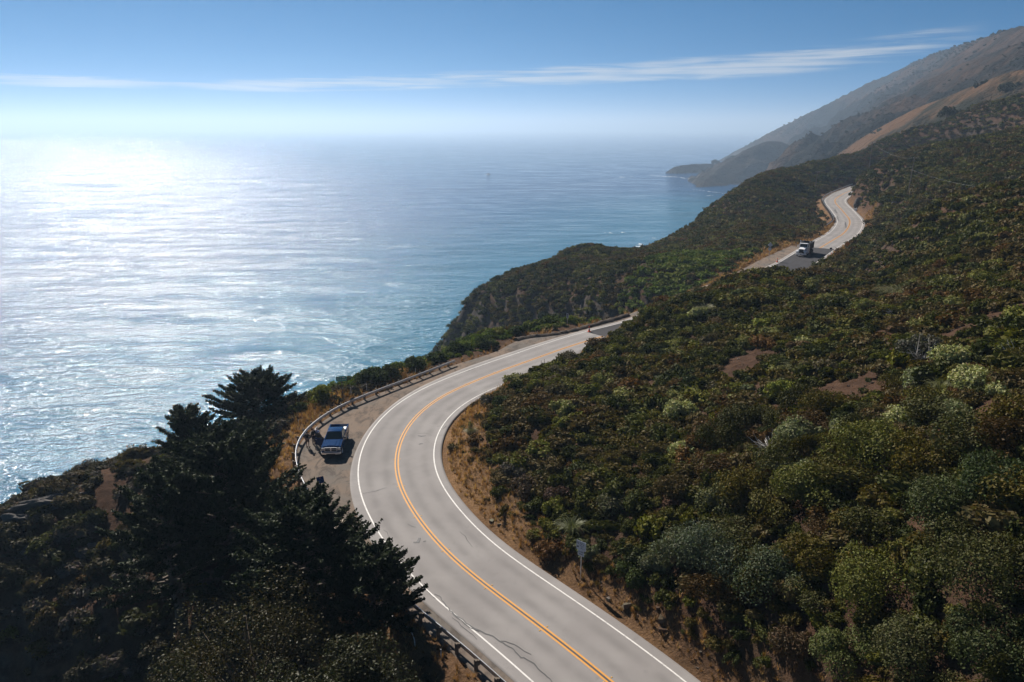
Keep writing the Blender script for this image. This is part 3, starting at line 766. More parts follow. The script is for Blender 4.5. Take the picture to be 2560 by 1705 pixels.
PG = (.30,.30,.135); GG = (.18,.19,.095); OL = (.105,.105,.022); DG = (.040,.055,.018); YG = (.19,.20,.035); BR = (.095,.066,.048); RU = (.14,.070,.028); GBR = (.10,.086,.074)
SH = [
 (1696,1040,1.75,PG,'pale silvery green round shrub alone on the spur above the bend'),
 (1726,968,1.4,DG,'dark green shrub just uphill of the pale silvery round shrub'),
 (1838,1005,.95,PG,'small pale green shrub between two dark thickets on the spur'),
 (1872,975,.8,GG,'smallest grey green shrub under the bare red slope patch'),
 (1955,990,1.5,YG,'bright green sprawling shrub below the big arching grass tuft'),
 (2008,862,1.1,PG,'pale leafy shrub above the big arching grass tuft'),
 (2003,1040,1.15,(.15,.14,.02),'vivid yellow green bush at the edge of the red bare patch'),
 (2011,1118,2.2,GG,'large blue grey round shrub below the yellow green bush'),
 (2120,1085,1.4,GG,'dull grey green shrub under the red bare patch'),
 (2256,1060,1.5,PG,'pale green shrub right of the red bare patch'),
 (2200,1025,.9,PG,'low pale shrub touching the right rim of the red patch'),
 (2291,965,1.6,GG,'grey green shrub with a ragged top above the pale row'),
 (2385,915,1.9,PG,'pale green shrub high on the right slope by grey twigs'),
 (2430,975,1.9,PG,'pale green double shrub near the right edge of the slope'),
 (2502,985,1.0,PG,'little pale round shrub at the far right of the slope'),
 (2388,1055,1.5,GG,'upright grey green shrub over the lower dirt strip at right'),
 (2300,885,2.0,(.085,.08,.062),'brown grey half bare shrub on the upper right slope'),
 (1712,1140,1.35,PG,'pale frosted shrub below the silvery round shrub'),
 (1792,1170,1.5,OL,'olive bush beside the bare grey stems'),
 (1853,1150,.6,YG,'tiny lime green bush between olive bush and bare stems'),
 (2190,1165,3.2,OL,'broad olive dome, the largest crown on the middle slope'),
 (1805,1262,1.8,(.13,.13,.06),'yellowish pale shrub below the olive bush'),
 (2005,1200,1.7,GG,'grey green shrub left of the broad olive dome'),
 (1700,1245,1.9,(.085,.06,.022),'golden brown bush with a rusty crown on the spur'),
 (1745,793,1.5,PG,'pale patch of shrub just below the road beside a brown clearing'),
 (1850,748,1.6,(.085,.10,.045),'mid green shrub on the crest of the spur'),
 (1905,820,1.4,YG,'yellow green low shrub on the upper spur'),
 (1535,1275,1.4,(.115,.11,.062),'pale olive rounded shrub above the dry bank'),
 (1466,1388,1.15,(.12,.13,.075),'pale leafy bush right behind the white roadside sign'),
 (1798,1425,3.0,(.085,.10,.062),'big grey green leafy mass low on the slope above the road'),
 (1700,1405,2.0,(.095,.105,.06),'grey green lobe left of the big leafy mass'),
 (1925,1480,2.6,(.075,.09,.05),'grey green leafy mass merging right of the biggest one'),
 (1575,1450,1.3,(.05,.065,.016),'fresh green bush at the foot of the slope right of the sign'),
 (1313,1232,1.5,BR,'brown dead dome shrub on the dry bank, the lower of the pair'),
 (1392,1245,1.35,(.10,.06,.045),'reddish brown dead dome shrub on the dry bank'),
 (1285,1190,1.3,GBR,'grey brown dead shrub at the top of the dry bank'),
 (1375,1385,1.2,RU,'rust orange bush beside the white roadside sign'),
 (1262,1020,1.5,DG,'dark bush on the nose of the spur over the bend'),
 (1220,1010,1.2,GBR,'grey brown bush at the very tip of the spur over the bend'),
 (2022,1260,2.6,OL,'olive green rounded thicket above the grey green masses'),
 (2422,1455,3.0,(.065,.065,.02),'large bronze olive thicket near the lower right corner'),
 (2160,1500,2.6,OL,'olive thicket in the middle of the dark lower slope'),
 (2121,1665,2.0,(.09,.10,.03),'yellow green thicket at the bottom beside the black hollow'),
 (2350,1300,2.8,(.055,.065,.022),'dark olive thicket right of the broad olive dome'),
 (2500,1250,2.6,DG,'dark green thicket at the right edge of the lower slope'),
 (2290,1660,2.2,(.075,.075,.028),'dull olive thicket at the bottom of the right slope'),
 (2480,1650,2.4,(.05,.06,.02),'dark thicket in the bottom right corner'),
 (1990,1640,1.5,(.08,.05,.026),'rusty brown shrub by the black hollow above the road'),
 (1640,1420,1.2,(.12,.125,.07),'small pale shrub below the grey green lobe'),
 (806,1004,2.0,(.125,.135,.022),'yellow green bush on the cliff edge left of the green sign'),
 (748,1028,1.3,(.085,.095,.03),'olive bush by the wire fence at the cliff edge'),
 (876,979,1.0,GBR,'grey brown bush behind the green sign'),
 (934,958,2.2,DG,'dark green bush right of the green sign against the sea'),
 (982,946,1.9,(.05,.06,.02),'dark olive bush at the cliff edge behind the guardrail'),
 (1034,924,1.8,(.045,.06,.018),'third dark bush along the cliff edge behind the guardrail'),
 (1090,904,1.7,(.05,.07,.02),'green bush near the far end of the guardrail'),
 (1148,882,1.8,DG,'dark green bush at the far end of the guardrail'),
 (1212,866,1.9,(.06,.08,.024),'mid green bush past the guardrail end on the cliff edge'),
 (1296,834,1.5,(.03,.045,.014),'small dark round bush beside the berm of the pullout'),
 (1362,800,2.4,(.026,.036,.012),'very dark round bush sticking up from the green strip'),
 (2085,380,5.0,(.03,.042,.014),'left of two dark round crowns on the far ridge'),
 (2140,368,6.0,(.03,.042,.014),'right and larger of two dark round crowns on the far ridge'),
 (2190,622,1.7,(.04,.05,.018),'dark round bush right of the orange diamond sign'),
 (1985,470,3.2,(.03,.04,.014),'dark bush outside the far guardrail bend'),
 (2060,450,3.0,(.045,.06,.02),'green bush above the far guardrail'),
 (2110,442,3.0,(.05,.068,.02),'lighter green bush at the far end of the road'),
]
for s_ in SH:
    shrub('shrub', s_[0], s_[1], s_[2], s_[3], s_[4])
def tuft(px, py, r, hgt, col, label, n_=260, name='pampas_grass', wid=.03, cat='grass tuft'):
    g = ground(px, py); d = float(np.hypot(g[0], g[1]))
    q = blade_proto(n_, hgt, r, max(wid, .35 * d / 740), int(px), .55, 4)
    c = np.array(col) * (1 + rng.uniform(-.35, .35, (len(q) // 4, 1))).repeat(4, 0)
    o = link(name, np_mesh(name, q.reshape(-1, 3), 4, c), M['grass']); o.location = (g[0], g[1], g[2] - .1); used.append((g[:2], r * .8))
    tag(o, label, cat)
tuft(1993, 930, 1.7, 1.9, (.17,.17,.075), 'large arching grass tuft in the middle of the slope')
tuft(2245, 742, 3.2, 2.3, (.19,.18,.09), 'widest pale grass tuft high on the slope', 420)
tuft(2067, 806, 1.2, 1.5, (.20,.18,.08), 'small yellowish grass tuft on the dirt strip')
tuft(1765, 778, 2.0, 1.6, (.19,.185,.10), 'pale grass tuft on the spur below the dump truck')
tuft(1430, 1330, 1.4, 1.9, (.15,.16,.07), 'spiky grass tuft with pale plumes above the white sign')
tuft(2352, 980, 1.3, 1.7, (.17,.17,.07), 'green spiky grass tuft between pale shrubs at right')
tuft(1178, 1085, .9, 1.4, (.17,.15,.07), 'spiky tuft at the foot of the cut bank on the bend')
def dead(px, py, r, n_, label, name='dead_shrub'):
    g = ground(px, py); b_ = MB(); rr = np.random.default_rng(int(px))
    for _ in range(n_):
        a_ = rr.uniform(0, 6.28); el_ = rr.uniform(.15, 1.2); L_ = r * rr.uniform(.6, 1.2); p0 = np.array([math.cos(a_), math.sin(a_), 0]) * r * .15 * rr.uniform(0, 1)
        dv_ = np.array([math.cos(a_) * math.cos(el_), math.sin(a_) * math.cos(el_), math.sin(el_)])
        p1 = p0 + dv_ * L_ * .5 + rr.normal(0, .06, 3) * r; p2 = p0 + dv_ * L_ + rr.normal(0, .12, 3) * r
        b_.tube([p0, p1, p2], [.05, .038, .015], 4)
        b_.tube([p1, p1 + (p2 - p1) * .7 + rr.normal(0, .22, 3) * r], [.03, .01], 4)
    o = b_.build(name, M['deadwood']); o.location = tuple(g); tag(o, label, 'dead shrub'); used.append((g[:2], r * .7))
dead(1930, 1135, 1.6, 34, 'bare pale grey stems fanning out beside the blue grey shrub')
dead(2298, 900, 1.6, 22, 'bare whitish branches under the brown half bare shrub')
dead(2540, 905, 1.4, 22, 'bare grey twigs at the right edge of the slope')
dead(1962, 1215, 1.0, 12, 'fallen bleached branches left of the broad olive dome')
dead(2140, 1010, .8, 9, 'scattered dead sticks on the red bare patch')
dead(2235, 790, 1.0, 10, 'small dead grey shrub beneath the widest grass tuft')

# ---- cypress trees
def cypress(base, hgt, rad, seed, label, limbs=70, leafs=.17, lean=(0, 0), top=.16, bare_=.12, flat=.9, name='cypress_tree', group=None):
    r = np.random.default_rng(seed); base = np.asarray(base, float)
    root = empty(name, base, 0, label, 'tree', group)
    tr = MB(); pts = []; k = 9
    for i in range(k + 1):
        t = i / k; pts.append((lean[0] * t ** 1.3 + .25 * math.sin(t * 5 + seed), lean[1] * t ** 1.3 + .2 * math.cos(t * 4 + seed), hgt * .93 * t))
    r0 = hgt * .032
    tr.tube(pts, [r0 * (1.35 if i == 0 else 1) * (1 - .88 * i / k) for i in range(k + 1)], 9)
    P = np.array(pts); C_ = []; N_ = []; S_ = []
    for i in range(limbs):
        t = bare_ + (1 - bare_) * ((i + r.uniform(0, 1)) / limbs) ** .9
        p0 = np.array([np.interp(t, np.linspace(0, 1, k + 1), P[:, j]) for j in range(3)])
        prof = (min(1, (t - bare_ * .3) / .28)) ** .6 * (1 - t) ** .55 * 1.15 + top
        L_ = rad * prof * r.uniform(.72, 1.18); a_ = i * 2.399 + r.uniform(-.4, .4); up_ = .10 + .75 * t ** 2 + r.uniform(-.12, .15)
        dv_ = np.array([math.cos(a_), math.sin(a_), up_]); dv_ /= np.linalg.norm(dv_)
        m_ = 7; lp = []; cur = p0.copy(); dd = dv_.copy()
        for j in range(m_ + 1):
            lp.append(cur.copy()); cur = cur + dd * L_ / m_; dd = unit(dd + np.array([0, 0, .055]) + r.normal(0, .06, 3))
        lp = np.array(lp); tr.tube(lp, [max(.018, r0 * .42 * (1 - t * .6) * (1 - .9 * j / m_)) for j in range(m_ + 1)], 5)
        # sprays: short upswept twigs along the outer part of the limb, each a plume of scale leaves
        ns = int(5 + L_ * 3.4)
        for s_ in range(ns):
            u = .28 + .72 * (s_ + r.uniform(0, 1)) / ns
            q0 = np.array([np.interp(u, np.linspace(0, 1, m_ + 1), lp[:, j]) for j in range(3)])
            side = np.array([-dv_[1], dv_[0], 0]) * r.choice([-1, 1]) * r.uniform(.3, 1.0)
            td = unit(dv_ * np.array([1, 1, .4]) * r.uniform(.6, 1.3) + side * (1.15 - u) + np.array([0, 0, r.uniform(.25, .75)]))
            tl = (.55 + .75 * (1 - u) + r.uniform(0, .4)) * (rad / 5) ** .5
            nl = int(9 * tl / leafs * .62)
            w = r.uniform(0, 1, nl); c_ = q0 + td * (w * tl)[:, None] + r.normal(0, 1, (nl, 3)) * (.17 * tl * (1.05 - w))[:, None] * np.array([1, 1, .6])
            C_.append(c_); N_.append(unit(np.array([0, 0, .9]) + r.normal(0, .65, (nl, 3)))); S_.append(np.full(nl, leafs))
    trunk = tr.build('trunk', M['bark'], root, True)
    C_ = np.concatenate(C_); N_ = np.concatenate(N_); S_ = np.concatenate(S_)
    q = quads(C_, N_, S_, 2.0, r)
    tone = np.array([.024, .034, .013]) * (1 + r.uniform(-.35, .35, (len(q), 1)))
    cr = link('crown', np_mesh('crown', q.reshape(-1, 3), 4, tone), M['cypress'], root)
    used.append((base[:2], rad * .35)); print(name, len(q))
    return root
def on_ground(px, d):
    r_ = rays(px, 800); x = r_[0] / r_[1] * d
    return np.array([x, d, float(Hgt(x, d)) - .3])
def crown_at(px, py, d):       # height of a top seen at (px, py) when it stands d metres ahead
    return at_d(px, py, d)
CY = [(638, 955, 83, 4.9, 3, 'dark layered cypress standing alone at the back by the cliff edge', 80, .17),
      (462, 1022, 68, 3.7, 5, 'cypress with a forked narrow top poking up at the left of the clump', 72, .16),
      (590, 1085, 71, 4.2, 29, 'cypress in the gap between the back tree and the broadest one', 76, .16),
      (545, 1112, 58, 6.8, 8, 'broadest cypress filling the middle of the dark clump', 120, .16),
      (765, 1255, 46.5, 5.4, 13, 'cypress whose feathery tips reach over the white edge line', 120, .13),
      (400, 1180, 55, 5.0, 21, 'lower cypress at the left flank of the dark clump', 80, .15),
      (935, 1395, 43.5, 3.3, 34, 'small cypress nearest the road with branches over the guardrail', 70, .12)]
for px, py, d_, rad, seed, lab, nl, lf in CY:
    tp = crown_at(px, py, d_); bs = np.array([tp[0], tp[1], float(Hgt(tp[0], tp[1])) - .3])
    cypress(bs, tp[2] - bs[2], rad, seed, lab, nl, lf)

# ---- broad-leaved trees in front
def leafy_tree(base, hgt, rad, seed, label, n_, leaf, col, name='oak_tree', lobes=26, mat='oak'):
    r = np.random.default_rng(seed); root = empty(name, base, 0, label, 'tree')
    tr = MB(); tr.tube([(0, 0, 0), (.2, .1, hgt * .25), (.1, -.2, hgt * .5), (0, 0, hgt * .8)], [.32, .25, .18, .05], 8)
    lc = []
    for i in range(lobes):
        a_ = r.uniform(0, 6.28); t = r.uniform(0, 1); rr = rad * math.sqrt(r.uniform(0, 1)) * .8
        z = hgt * (.35 + .52 * (1 - (rr / rad) ** 2)) * r.uniform(.85, 1.05); lc.append((rr * math.cos(a_), rr * math.sin(a_), z))
        tr.tube([(.1, 0, hgt * .3), (lc[-1][0] * .5, lc[-1][1] * .5, hgt * .3 + (z - hgt * .3) * .6), lc[-1]], [.11, .07, .02], 5)
    tr.build('trunk', M['bark'], root, True)
    lc = np.array(lc); lr = r.uniform(.24, .42, lobes) * rad
    k = r.integers(0, lobes, n_); d = unit(r.normal(size=(n_, 3)) + np.array([0, 0, .4])); p = lc[k] + d * (lr[k] * r.uniform(.55, 1.06, n_) ** .8)[:, None]
    q = quads(p, unit(d * .5 + r.normal(size=(n_, 3)) * .8 + np.array([0, 0, .4])), np.full(n_, leaf), 1.8, r)
    c = np.array(col) * (1 + r.uniform(-.4, .4, (len(q), 1))) * (1 + r.uniform(-.12, .12, (len(q), 3)))
    link('crown', np_mesh('crown', q.reshape(-1, 3), 4, c), M[mat], root); used.append((np.asarray(base)[:2], rad * .5))
    return root
for px, py, d_, rad, seed, lab, col in [(600, 1425, 38, 5.6, 3, 'leafy tree with glinting bronze leaves in front of the cypresses', (.044,.036,.013)),
        (900, 1590, 34, 3.4, 6, 'smaller leafy tree with dark glinting leaves by the guardrail', (.036,.036,.015)),
        (430, 1590, 31, 3.6, 9, 'leafy tree at the bottom left of the clump', (.036,.034,.014)),
        (720, 1610, 30, 4.0, 12, 'leafy tree at the bottom edge of the picture below the cypresses', (.032,.032,.013))]:
    tp = crown_at(px, py, d_); bs = np.array([tp[0], tp[1], float(Hgt(tp[0], tp[1])) - .3])
    leafy_tree(bs, tp[2] - bs[2], rad, seed, lab, 15000, .10, col)
# ---- far trees on the ridges
def far_tree(px, py, d_, hgt, rad, seed, label, col=(.028,.036,.016)):
    tp = at_d(px, py, d_); leafy_tree(np.array([tp[0], tp[1], tp[2] - hgt]), hgt, rad, seed, label, 700, max(.5, 1.3 * d_ / 740), col, 'ridge_tree', 9, 'cypress')
far_tree(2372, 266, 424, 9, 5.5, 1, 'dark spreading tree on the near ridge at upper right')
far_tree(2398, 275, 424, 7, 4.5, 2, 'lower dark tree joined to the spreading one on the ridge')
for i, (px, py, d_, hg, rd, lab) in enumerate([(2468,200,533,6,4,'forked tree on the brown grass hill at upper right'),(2452,206,536,6,4,'smaller tree left of the forked tree on the grass hill'),(2520,202,492,10,6,'big dark tree below the grass hill crest at the right edge'),
      (2545,208,486,9,6,'dark tree at the right edge beside the big one'),(2243,308,645,11,7,'clump of dark trees low on the grass hill, the right one'),(2215,318,662,10,7,'clump of dark trees low on the grass hill, the left one'),
      (2500,73,1128,11,2.6,'tall pine on the summit skyline'),(2482,82,1170,9,2.4,'shorter pine beside the tall one on the skyline'),(2455,95,1257,5,4,'low tree on the skyline left of the pines'),(2328,137,1795,8,5,'tree breaking the skyline midway down the mountain'),(2420,109,1410,5,6,'dark thicket on the mountain crest')]):
    far_tree(px, py, d_, hg, rd, 40 + i, lab)
far_tree(1788, 402, 1800, 8, 9, 60, 'lone tree on the flat cape far away')
far_tree(1836, 393, 1840, 9, 16, 61, 'wide tree group on the cape below the cone hill')

# ---- scrub that nobody could count, by distance
scatter(18, 66, 3.0, .112, 3800, 'scrub', 'tall rounded thickets crowding the near slope at lower right', rmul=.98, core=False, where=lambda x, y: (x > 12) & (y < 62) & (x * 1.1 - y * .28 > 3), cols=BIGC, hmax=3.2)
scatter(18, 62, .82, .095, 620, 'scrub', 'dense dark chaparral covering the near slopes', rmul=1.3)
scatter(52, 128, 3.4, .16, 900, 'scrub', 'taller mixed bushes standing out of the low chaparral', rmul=.62, where=lambda x, y: rng.uniform(size=len(x)) < .8, cols=MIXC, hmax=2.2)
scatter(125, 260, 5.0, .32, 260, 'scrub', 'taller bushes scattered over the headland and far banks', rmul=.55, where=lambda x, y: rng.uniform(size=len(x)) < .7, cols=MIXC * .8, hmax=2.4)
scatter(62, 125, 1.05, .165, 330, 'scrub', 'olive and grey brown chaparral over the spur and cliff edge', rmul=1.1)
scatter(125, 250, 1.6, .31, 150, 'scrub', 'chaparral on the headland and far road banks', rmul=1.2)
scatter(250, 475, 2.1, .52, 70, 'scrub', 'fine textured chaparral on the far ridge', rmul=1.15)
# ---- dry grass on the banks
def dry_grass():
    xs = np.arange(-45, 190, .34); ys = np.arange(30, 250, .34)
    X, Yy = np.meshgrid(xs, ys); X = (X + rng.uniform(-.5, .5, X.shape) * .45).ravel(); Yy = (Yy + rng.uniform(-.5, .5, Yy.shape) * .45).ravel()
    fl_ = lookup(DFL, X, Yy); s0 = (fl_ > .12) & (fl_ < 8); X, Yy, fl_ = X[s0], Yy[s0], fl_[s0]
    dr = np.maximum(lookup(dry, X, Yy), np.where(lookup(SIDE, X, Yy) > 0, sstep(3.6, 1.0, fl_) * .8, 0)); u = rng.uniform(size=len(X)); d = np.hypot(X, Yy)
    k = (u < dr * 1.25 - .12) & (rng.uniform(size=len(X)) < np.clip(95 / d, .15, 1)); X, Yy, d = X[k], Yy[k], d[k]
    P_ = [blade_proto(16, 1.0, .55, .028, 300 + j, .3, 2) for j in range(6)]
    col = np.array([(.40,.22,.09),(.46,.28,.13),(.30,.15,.055),(.22,.12,.05)])[rng.integers(0, 4, len(X))]
    sz = rng.uniform(.35, .85, len(X)) * np.clip(d / 70, .8, 1.6)
    V, K = instance(P_, rng.integers(0, 6, len(X)), np.stack([X, Yy, Hgt(X, Yy) - .03], -1), sz, sz * rng.uniform(.8, 1.3, len(X)), rng.uniform(0, 6.28, len(X)), col, .3)
    o = link('dry_grass', np_mesh('dry_grass', V, 4, K), M['grass']); tag(o, 'golden dry grass on the road banks and verges', 'grass', kind='stuff'); print('grass', len(X), len(V) // 4)
dry_grass()

# ---- loose stones on the verges and the bare patches
def stones():
    n_ = 60000; X = rng.uniform(-40, 95, n_); Yy = rng.uniform(30, 190, n_)
    fl_ = lookup(DFL, X, Yy); sd = lookup(SIDE, X, Yy); u = rng.uniform(size=n_)
    k = (fl_ > .15) & ((u < np.where(sd > 0, sstep(3.0, .2, fl_) * .30, sstep(2.5, .2, fl_) * .15)) | (u < (bare(X, Yy) > .3) * .16)); X, Yy = X[k], Yy[k]
    P_ = []
    for j in range(6):
        r = np.random.default_rng(900 + j); c = np.array([[(x, y, z) for x in (-1, 1)] for y in (-1, 1) for z in (-1, 1)], float).reshape(-1, 3) * r.uniform(.5, 1, (8, 3))
        f = [(0, 1, 5, 4), (2, 3, 7, 6), (0, 1, 3, 2), (4, 5, 7, 6), (0, 2, 6, 4), (1, 3, 7, 5)]; P_.append(np.array([[c[i] for i in q] for q in f]))
    s_ = np.exp(rng.normal(-2.6, .6, len(X))); s_ = np.minimum(s_, .28)
    col = np.array([(.16,.12,.09),(.11,.08,.06),(.22,.18,.15),(.09,.05,.035)])[rng.integers(0, 4, len(X))]
    V, K = instance(P_, rng.integers(0, 6, len(X)), np.stack([X, Yy, Hgt(X, Yy) + s_ * .2], -1), s_, s_ * .7, rng.uniform(0, 6.28, len(X)), col, .2)
    o = link('rubble', np_mesh('rubble', V, 4, K), M['grass']); tag(o, 'loose brown stones scattered on verges and bare ground', 'rubble', kind='stuff'); print('stones', len(X))
stones()
# ---- woodland and brush on the far hills, a mass that nobody could count
def woodland():
    V = []; K = []
    P_ = [shrub_proto(46, .34, 5, .8, True, 700 + j) for j in range(4)]
    for (X, Yy, Z, gr), n_, r0, r1 in zip(HILLS, (6500, 1500, 260, 160, 60, 40), (1.6, 1.2, 1.2, 1.2, 1.2, 1.2), (4.5, 3.2, 2.6, 2.8, 2.6, 2.6)):
        ii = rng.integers(0, X.shape[0], n_ * 30); jj = rng.integers(0, X.shape[1], n_ * 30)
        x, y, z = X[ii, jj], Yy[ii, jj], Z[ii, jj]
        m = (z > SEA + 8) & (fbm(x / 130, y / 130, 4) + rng.normal(0, .07, len(x)) > .0); x, y, z = x[m], y[m], z[m]
        px, py, _ = project(np.stack([x, y, z], -1)); ok = (px > 1300) & (px < 2900); x, y, z = x[ok][:n_], y[ok][:n_], z[ok][:n_]; r = rng.uniform(r0, r1, len(x))
        if not len(x): continue
        col = np.array([(.026, .03, .016), (.034, .034, .02), (.045, .036, .026)])[rng.integers(0, 3, len(x))]
        v, k = instance(P_, rng.integers(0, 4, len(x)), np.stack([x, y, z - r * .2], -1), r, r * rng.uniform(.6, 1.0, len(x)), rng.uniform(0, 6.28, len(x)), col)
        V.append(v); K.append(k)
    o = link('woodland', np_mesh('woodland', np.concatenate(V), 4, np.concatenate(K)), M['leaf']); tag(o, 'dark brush and woodland over the far hazy mountainsides', 'woodland', kind='stuff')
woodland()
# ------------------------------------------------------------------ guardrails and berm
def wbeam(name, P, Z, parent, h0=.72, off_n=None):
    prof = [(.0, .0), (.05, -.03), (.05, -.09), (.0, -.135), (.0, -.175), (.05, -.22), (.05, -.28), (.0, -.31), (-.012, -.31), (-.012, -.16), (-.012, 0)]
    T = np.gradient(P, axis=0); T /= np.linalg.norm(T, axis=1)[:, None]; N = np.stack([T[:, 1], -T[:, 0]], -1)
    vs = []; fs = []; k = len(prof)
    for i in range(len(P)):
        for a_, z_ in prof: vs.append((P[i, 0] + N[i, 0] * a_ * 1.3, P[i, 1] + N[i, 1] * a_ * 1.3, Z[i] + h0 + z_))
    for i in range(len(P) - 1):
        for j in range(k):
            j2 = (j + 1) % k; fs.append((i * k + j, i * k + j2, (i + 1) * k + j2, (i + 1) * k + j))
    b_ = MB(); b_.add(vs, fs); return b_.build(name, M['steel'], parent)
def guardrail(P, label, spacing=1.9, group='steel guardrails along the road'):
    P = resample(P, .5, 1); k0 = [s_of(p) for p in P]; Z = np.array([ZR[i] for i in k0])
    root = empty('guardrail', (0, 0, 0), 0, label, 'guardrail', group)
    wbeam('rail_beam', P, Z, root)
    T = np.gradient(P, axis=0); T /= np.linalg.norm(T, axis=1)[:, None]; N = np.stack([T[:, 1], -T[:, 0]], -1)
    me = None; cnt = 0
    for i in range(1, len(P), int(round(spacing / .5))):
        if cnt >= 98: break
        if me is None:
            b_ = MB(); b_.box((-.27, 0, .36), (.17, .2, .95), bev=.01); b_.box((-.10, 0, .56), (.17, .15, .36), bev=.008)
            o = b_.build('post', M['wood'], root); me = o.data
        else:
            o = bpy.data.objects.new('post', me); COL.objects.link(o); o.parent = root
        zg = Z[i] - .06
        o.location = (P[i, 0], P[i, 1], zg); o.rotation_euler = (0, 0, math.atan2(N[i, 1], N[i, 0])); cnt += 1
    return root
guardrail(RAIL, 'long curved steel guardrail on dark timber posts around the gravel turnout')
FR = [(2133,459),(2098,471.6),(2070,482),(2059,490),(2056.4,497),(2060,510),(2067,521.6),(2076,532),(2083.5,542),(2084,550),(2077,561)]
frp = []
for p in FR:
    z = 3.0
    for _ in range(10):
        q = at_z(p, z + .7); z = float(ZR[s_of(q)])
    k = s_of(q); side = -4.95 - (0 if p[1] < 552 else 1.2)
    frp.append(CL[k] + NR[k] * side)
guardrail(np.array(frp)[::-1], 'short guardrail on the far bend of the road beyond the dump truck')
def berm_obj():
    P = resample(np.r_[berm[2:], ], .6, 1); T = np.gradient(P, axis=0); T /= np.linalg.norm(T, axis=1)[:, None]; N = np.stack([T[:, 1], -T[:, 0]], -1)
    prof = [(-.9, -.5), (-.55, .06), (-.25, .28), (.1, .30), (.4, .08), (.6, -.1)]
    A = np.array([a_ for a_, z_ in prof]); Zp = np.array([z_ for a_, z_ in prof])
    X = P[:, 0][:, None] + N[:, 0][:, None] * A; Yy = P[:, 1][:, None] + N[:, 1][:, None] * A
    Z = Zp[None] + fbm(X * 1.7, Yy * 1.7, 4) * .30 + zroad_y(P[:, 1])[:, None]
    o = link('asphalt_berm', grid_mesh('asphalt_berm', X, Yy, Z), M['berm']); tag(o, 'low dark rubble berm along the outer edge of the far pullout', 'berm')
berm_obj()

# ------------------------------------------------------------------ signs, posts and cones
def face_yaw(p, extra=0.0): return math.atan2(-p[0], p[1]) + extra      # local -Y looks at the camera
def words(parent, rows, w, z, h, y, m, name='lettering'):
    b_ = MB(); r = random.Random(len(rows) * 7 + int(w * 100))
    for row in rows:
        zc, hh, x0, x1, gap = row; x = x0
        while x < x1 - .01:
            l_ = min(r.uniform(.35, .8) * hh * 3, x1 - x); nlet = max(1, int(l_ / (hh * .7)))
            for q in range(nlet):
                lw = hh * .45; b_.box((x + q * hh * .7 + lw / 2, y, zc), (lw, .004, hh))
            x += l_ + gap
    return b_.build(name, m, parent)
def post_sign(name, label, cat, px, py, post_h, post_m, post_w, plates, yaw=0.0, group=None, sink=.1, loc=None):
    g = ground(px, py) if loc is None else np.array(loc); root = empty(name, (g[0], g[1], g[2]), face_yaw(g, yaw), label, cat, group)
    b_ = MB(); b_.box((0, .03, post_h / 2 - sink), (post_w, post_w, post_h + sink), bev=.006); b_.build('post', post_m, root)
    for i, (w, h, z, m, rot) in enumerate(plates):
        p_ = MB(); p_.box((0, -.025 - .002 * i, z), (w, .02, h), Matrix.Rotation(rot, 3, 'Y') if rot else None, bev=.004)
        p_.build('sign_plate', m, root)
    return root
s1 = post_sign('road_sign', 'green road sign on a brown timber post at the cliff edge', 'road sign', 857, 998, 2.95, M['wood'], .12, [(1.28, .62, 2.63, M['green_sign'], 0)])
words(s1, [(2.77, .16, -.52, .52, .06), (2.50, .10, -.50, .50, .05)], 1.2, 2.3, .1, -.039, M['signwhite'])
s2 = post_sign('road_sign', 'white regulation sign with a smaller fine plate below on the dry bank', 'road sign', 1451, 1451, 3.0, M['steel'], .06, [(.80, .72, 2.75, M['white_sign'], 0), (.52, .46, 2.15, M['white_sign'], 0)], yaw=-.55)
words(s2, [(2.98, .06, -.08, .33, .04), (2.87, .06, -.1, .30, .04), (2.76, .05, -.1, .26, .04), (2.66, .06, -.02, .22, .04), (2.54, .06, -.02, .3, .04)], .8, 2.7, .06, -.04, M['ink'])
ic = MB(); ic.lathe([(.085, -.038), (.085, -.042), (.065, -.042), (.065, -.038)], (-.26, 0, 2.93), 'y', 16); ic.box((-.26, -.04, 2.93), (.15, .004, .02), Matrix.Rotation(.78, 3, 'Y')); ic.box((-.27, -.04, 2.62), (.12, .004, .14), Matrix.Rotation(.3, 3, 'Y')); ic.build('symbol', M['ink'], s2)
def text(s, size, parent, x, z, y, m):
    cu = bpy.data.curves.new('t', 'FONT'); cu.body = s; cu.size = size; cu.align_x = 'CENTER'; cu.align_y = 'CENTER'; cu.extrude = .002
    t = bpy.data.objects.new('t', cu); COL.objects.link(t); bpy.context.view_layer.update()
    me = bpy.data.meshes.new_from_object(t.evaluated_get(bpy.context.evaluated_depsgraph_get())); bpy.data.objects.remove(t); 
    o = link('lettering', me, m, parent); o.location = (x, y, z); o.rotation_euler = (math.pi / 2, 0, 0); return o
text('$1000', .17, s2, 0, 2.25, -.042, M['ink']); text('FINE', .17, s2, 0, 2.07, -.042, M['ink'])
s3 = post_sign('road_sign', 'narrow white marker plate with a dark stroke beside the far pullout', 'road sign', 1418, 817, 2.2, M['steel'], .06, [(.36, .80, 1.85, M['white_sign'], 0)])
ar = MB(); ar.box((0, -.04, 1.80), (.09, .006, .5)); ar.prism([(-.12, 2.0), (.12, 2.0), (0, 2.2)], 'y', -.043, -.037); ar.build('symbol', M['ink'], s3)
s4 = post_sign('road_sign', 'pale blue grey back of a diamond sign with a plate below on the far shoulder', 'road sign', 1922, 651, 4.3, M['steel'], .08, [(.85, .85, 3.75, M['sign_back'], R(45)), (.66, .70, 2.75, M['sign_back'], 0)])
s5 = post_sign('road_sign', 'orange diamond work sign by the far road edge', 'road sign', 2116, 630, 2.6, M['steel'], .06, [(.95, .95, 2.0, M['orange'], R(45))])
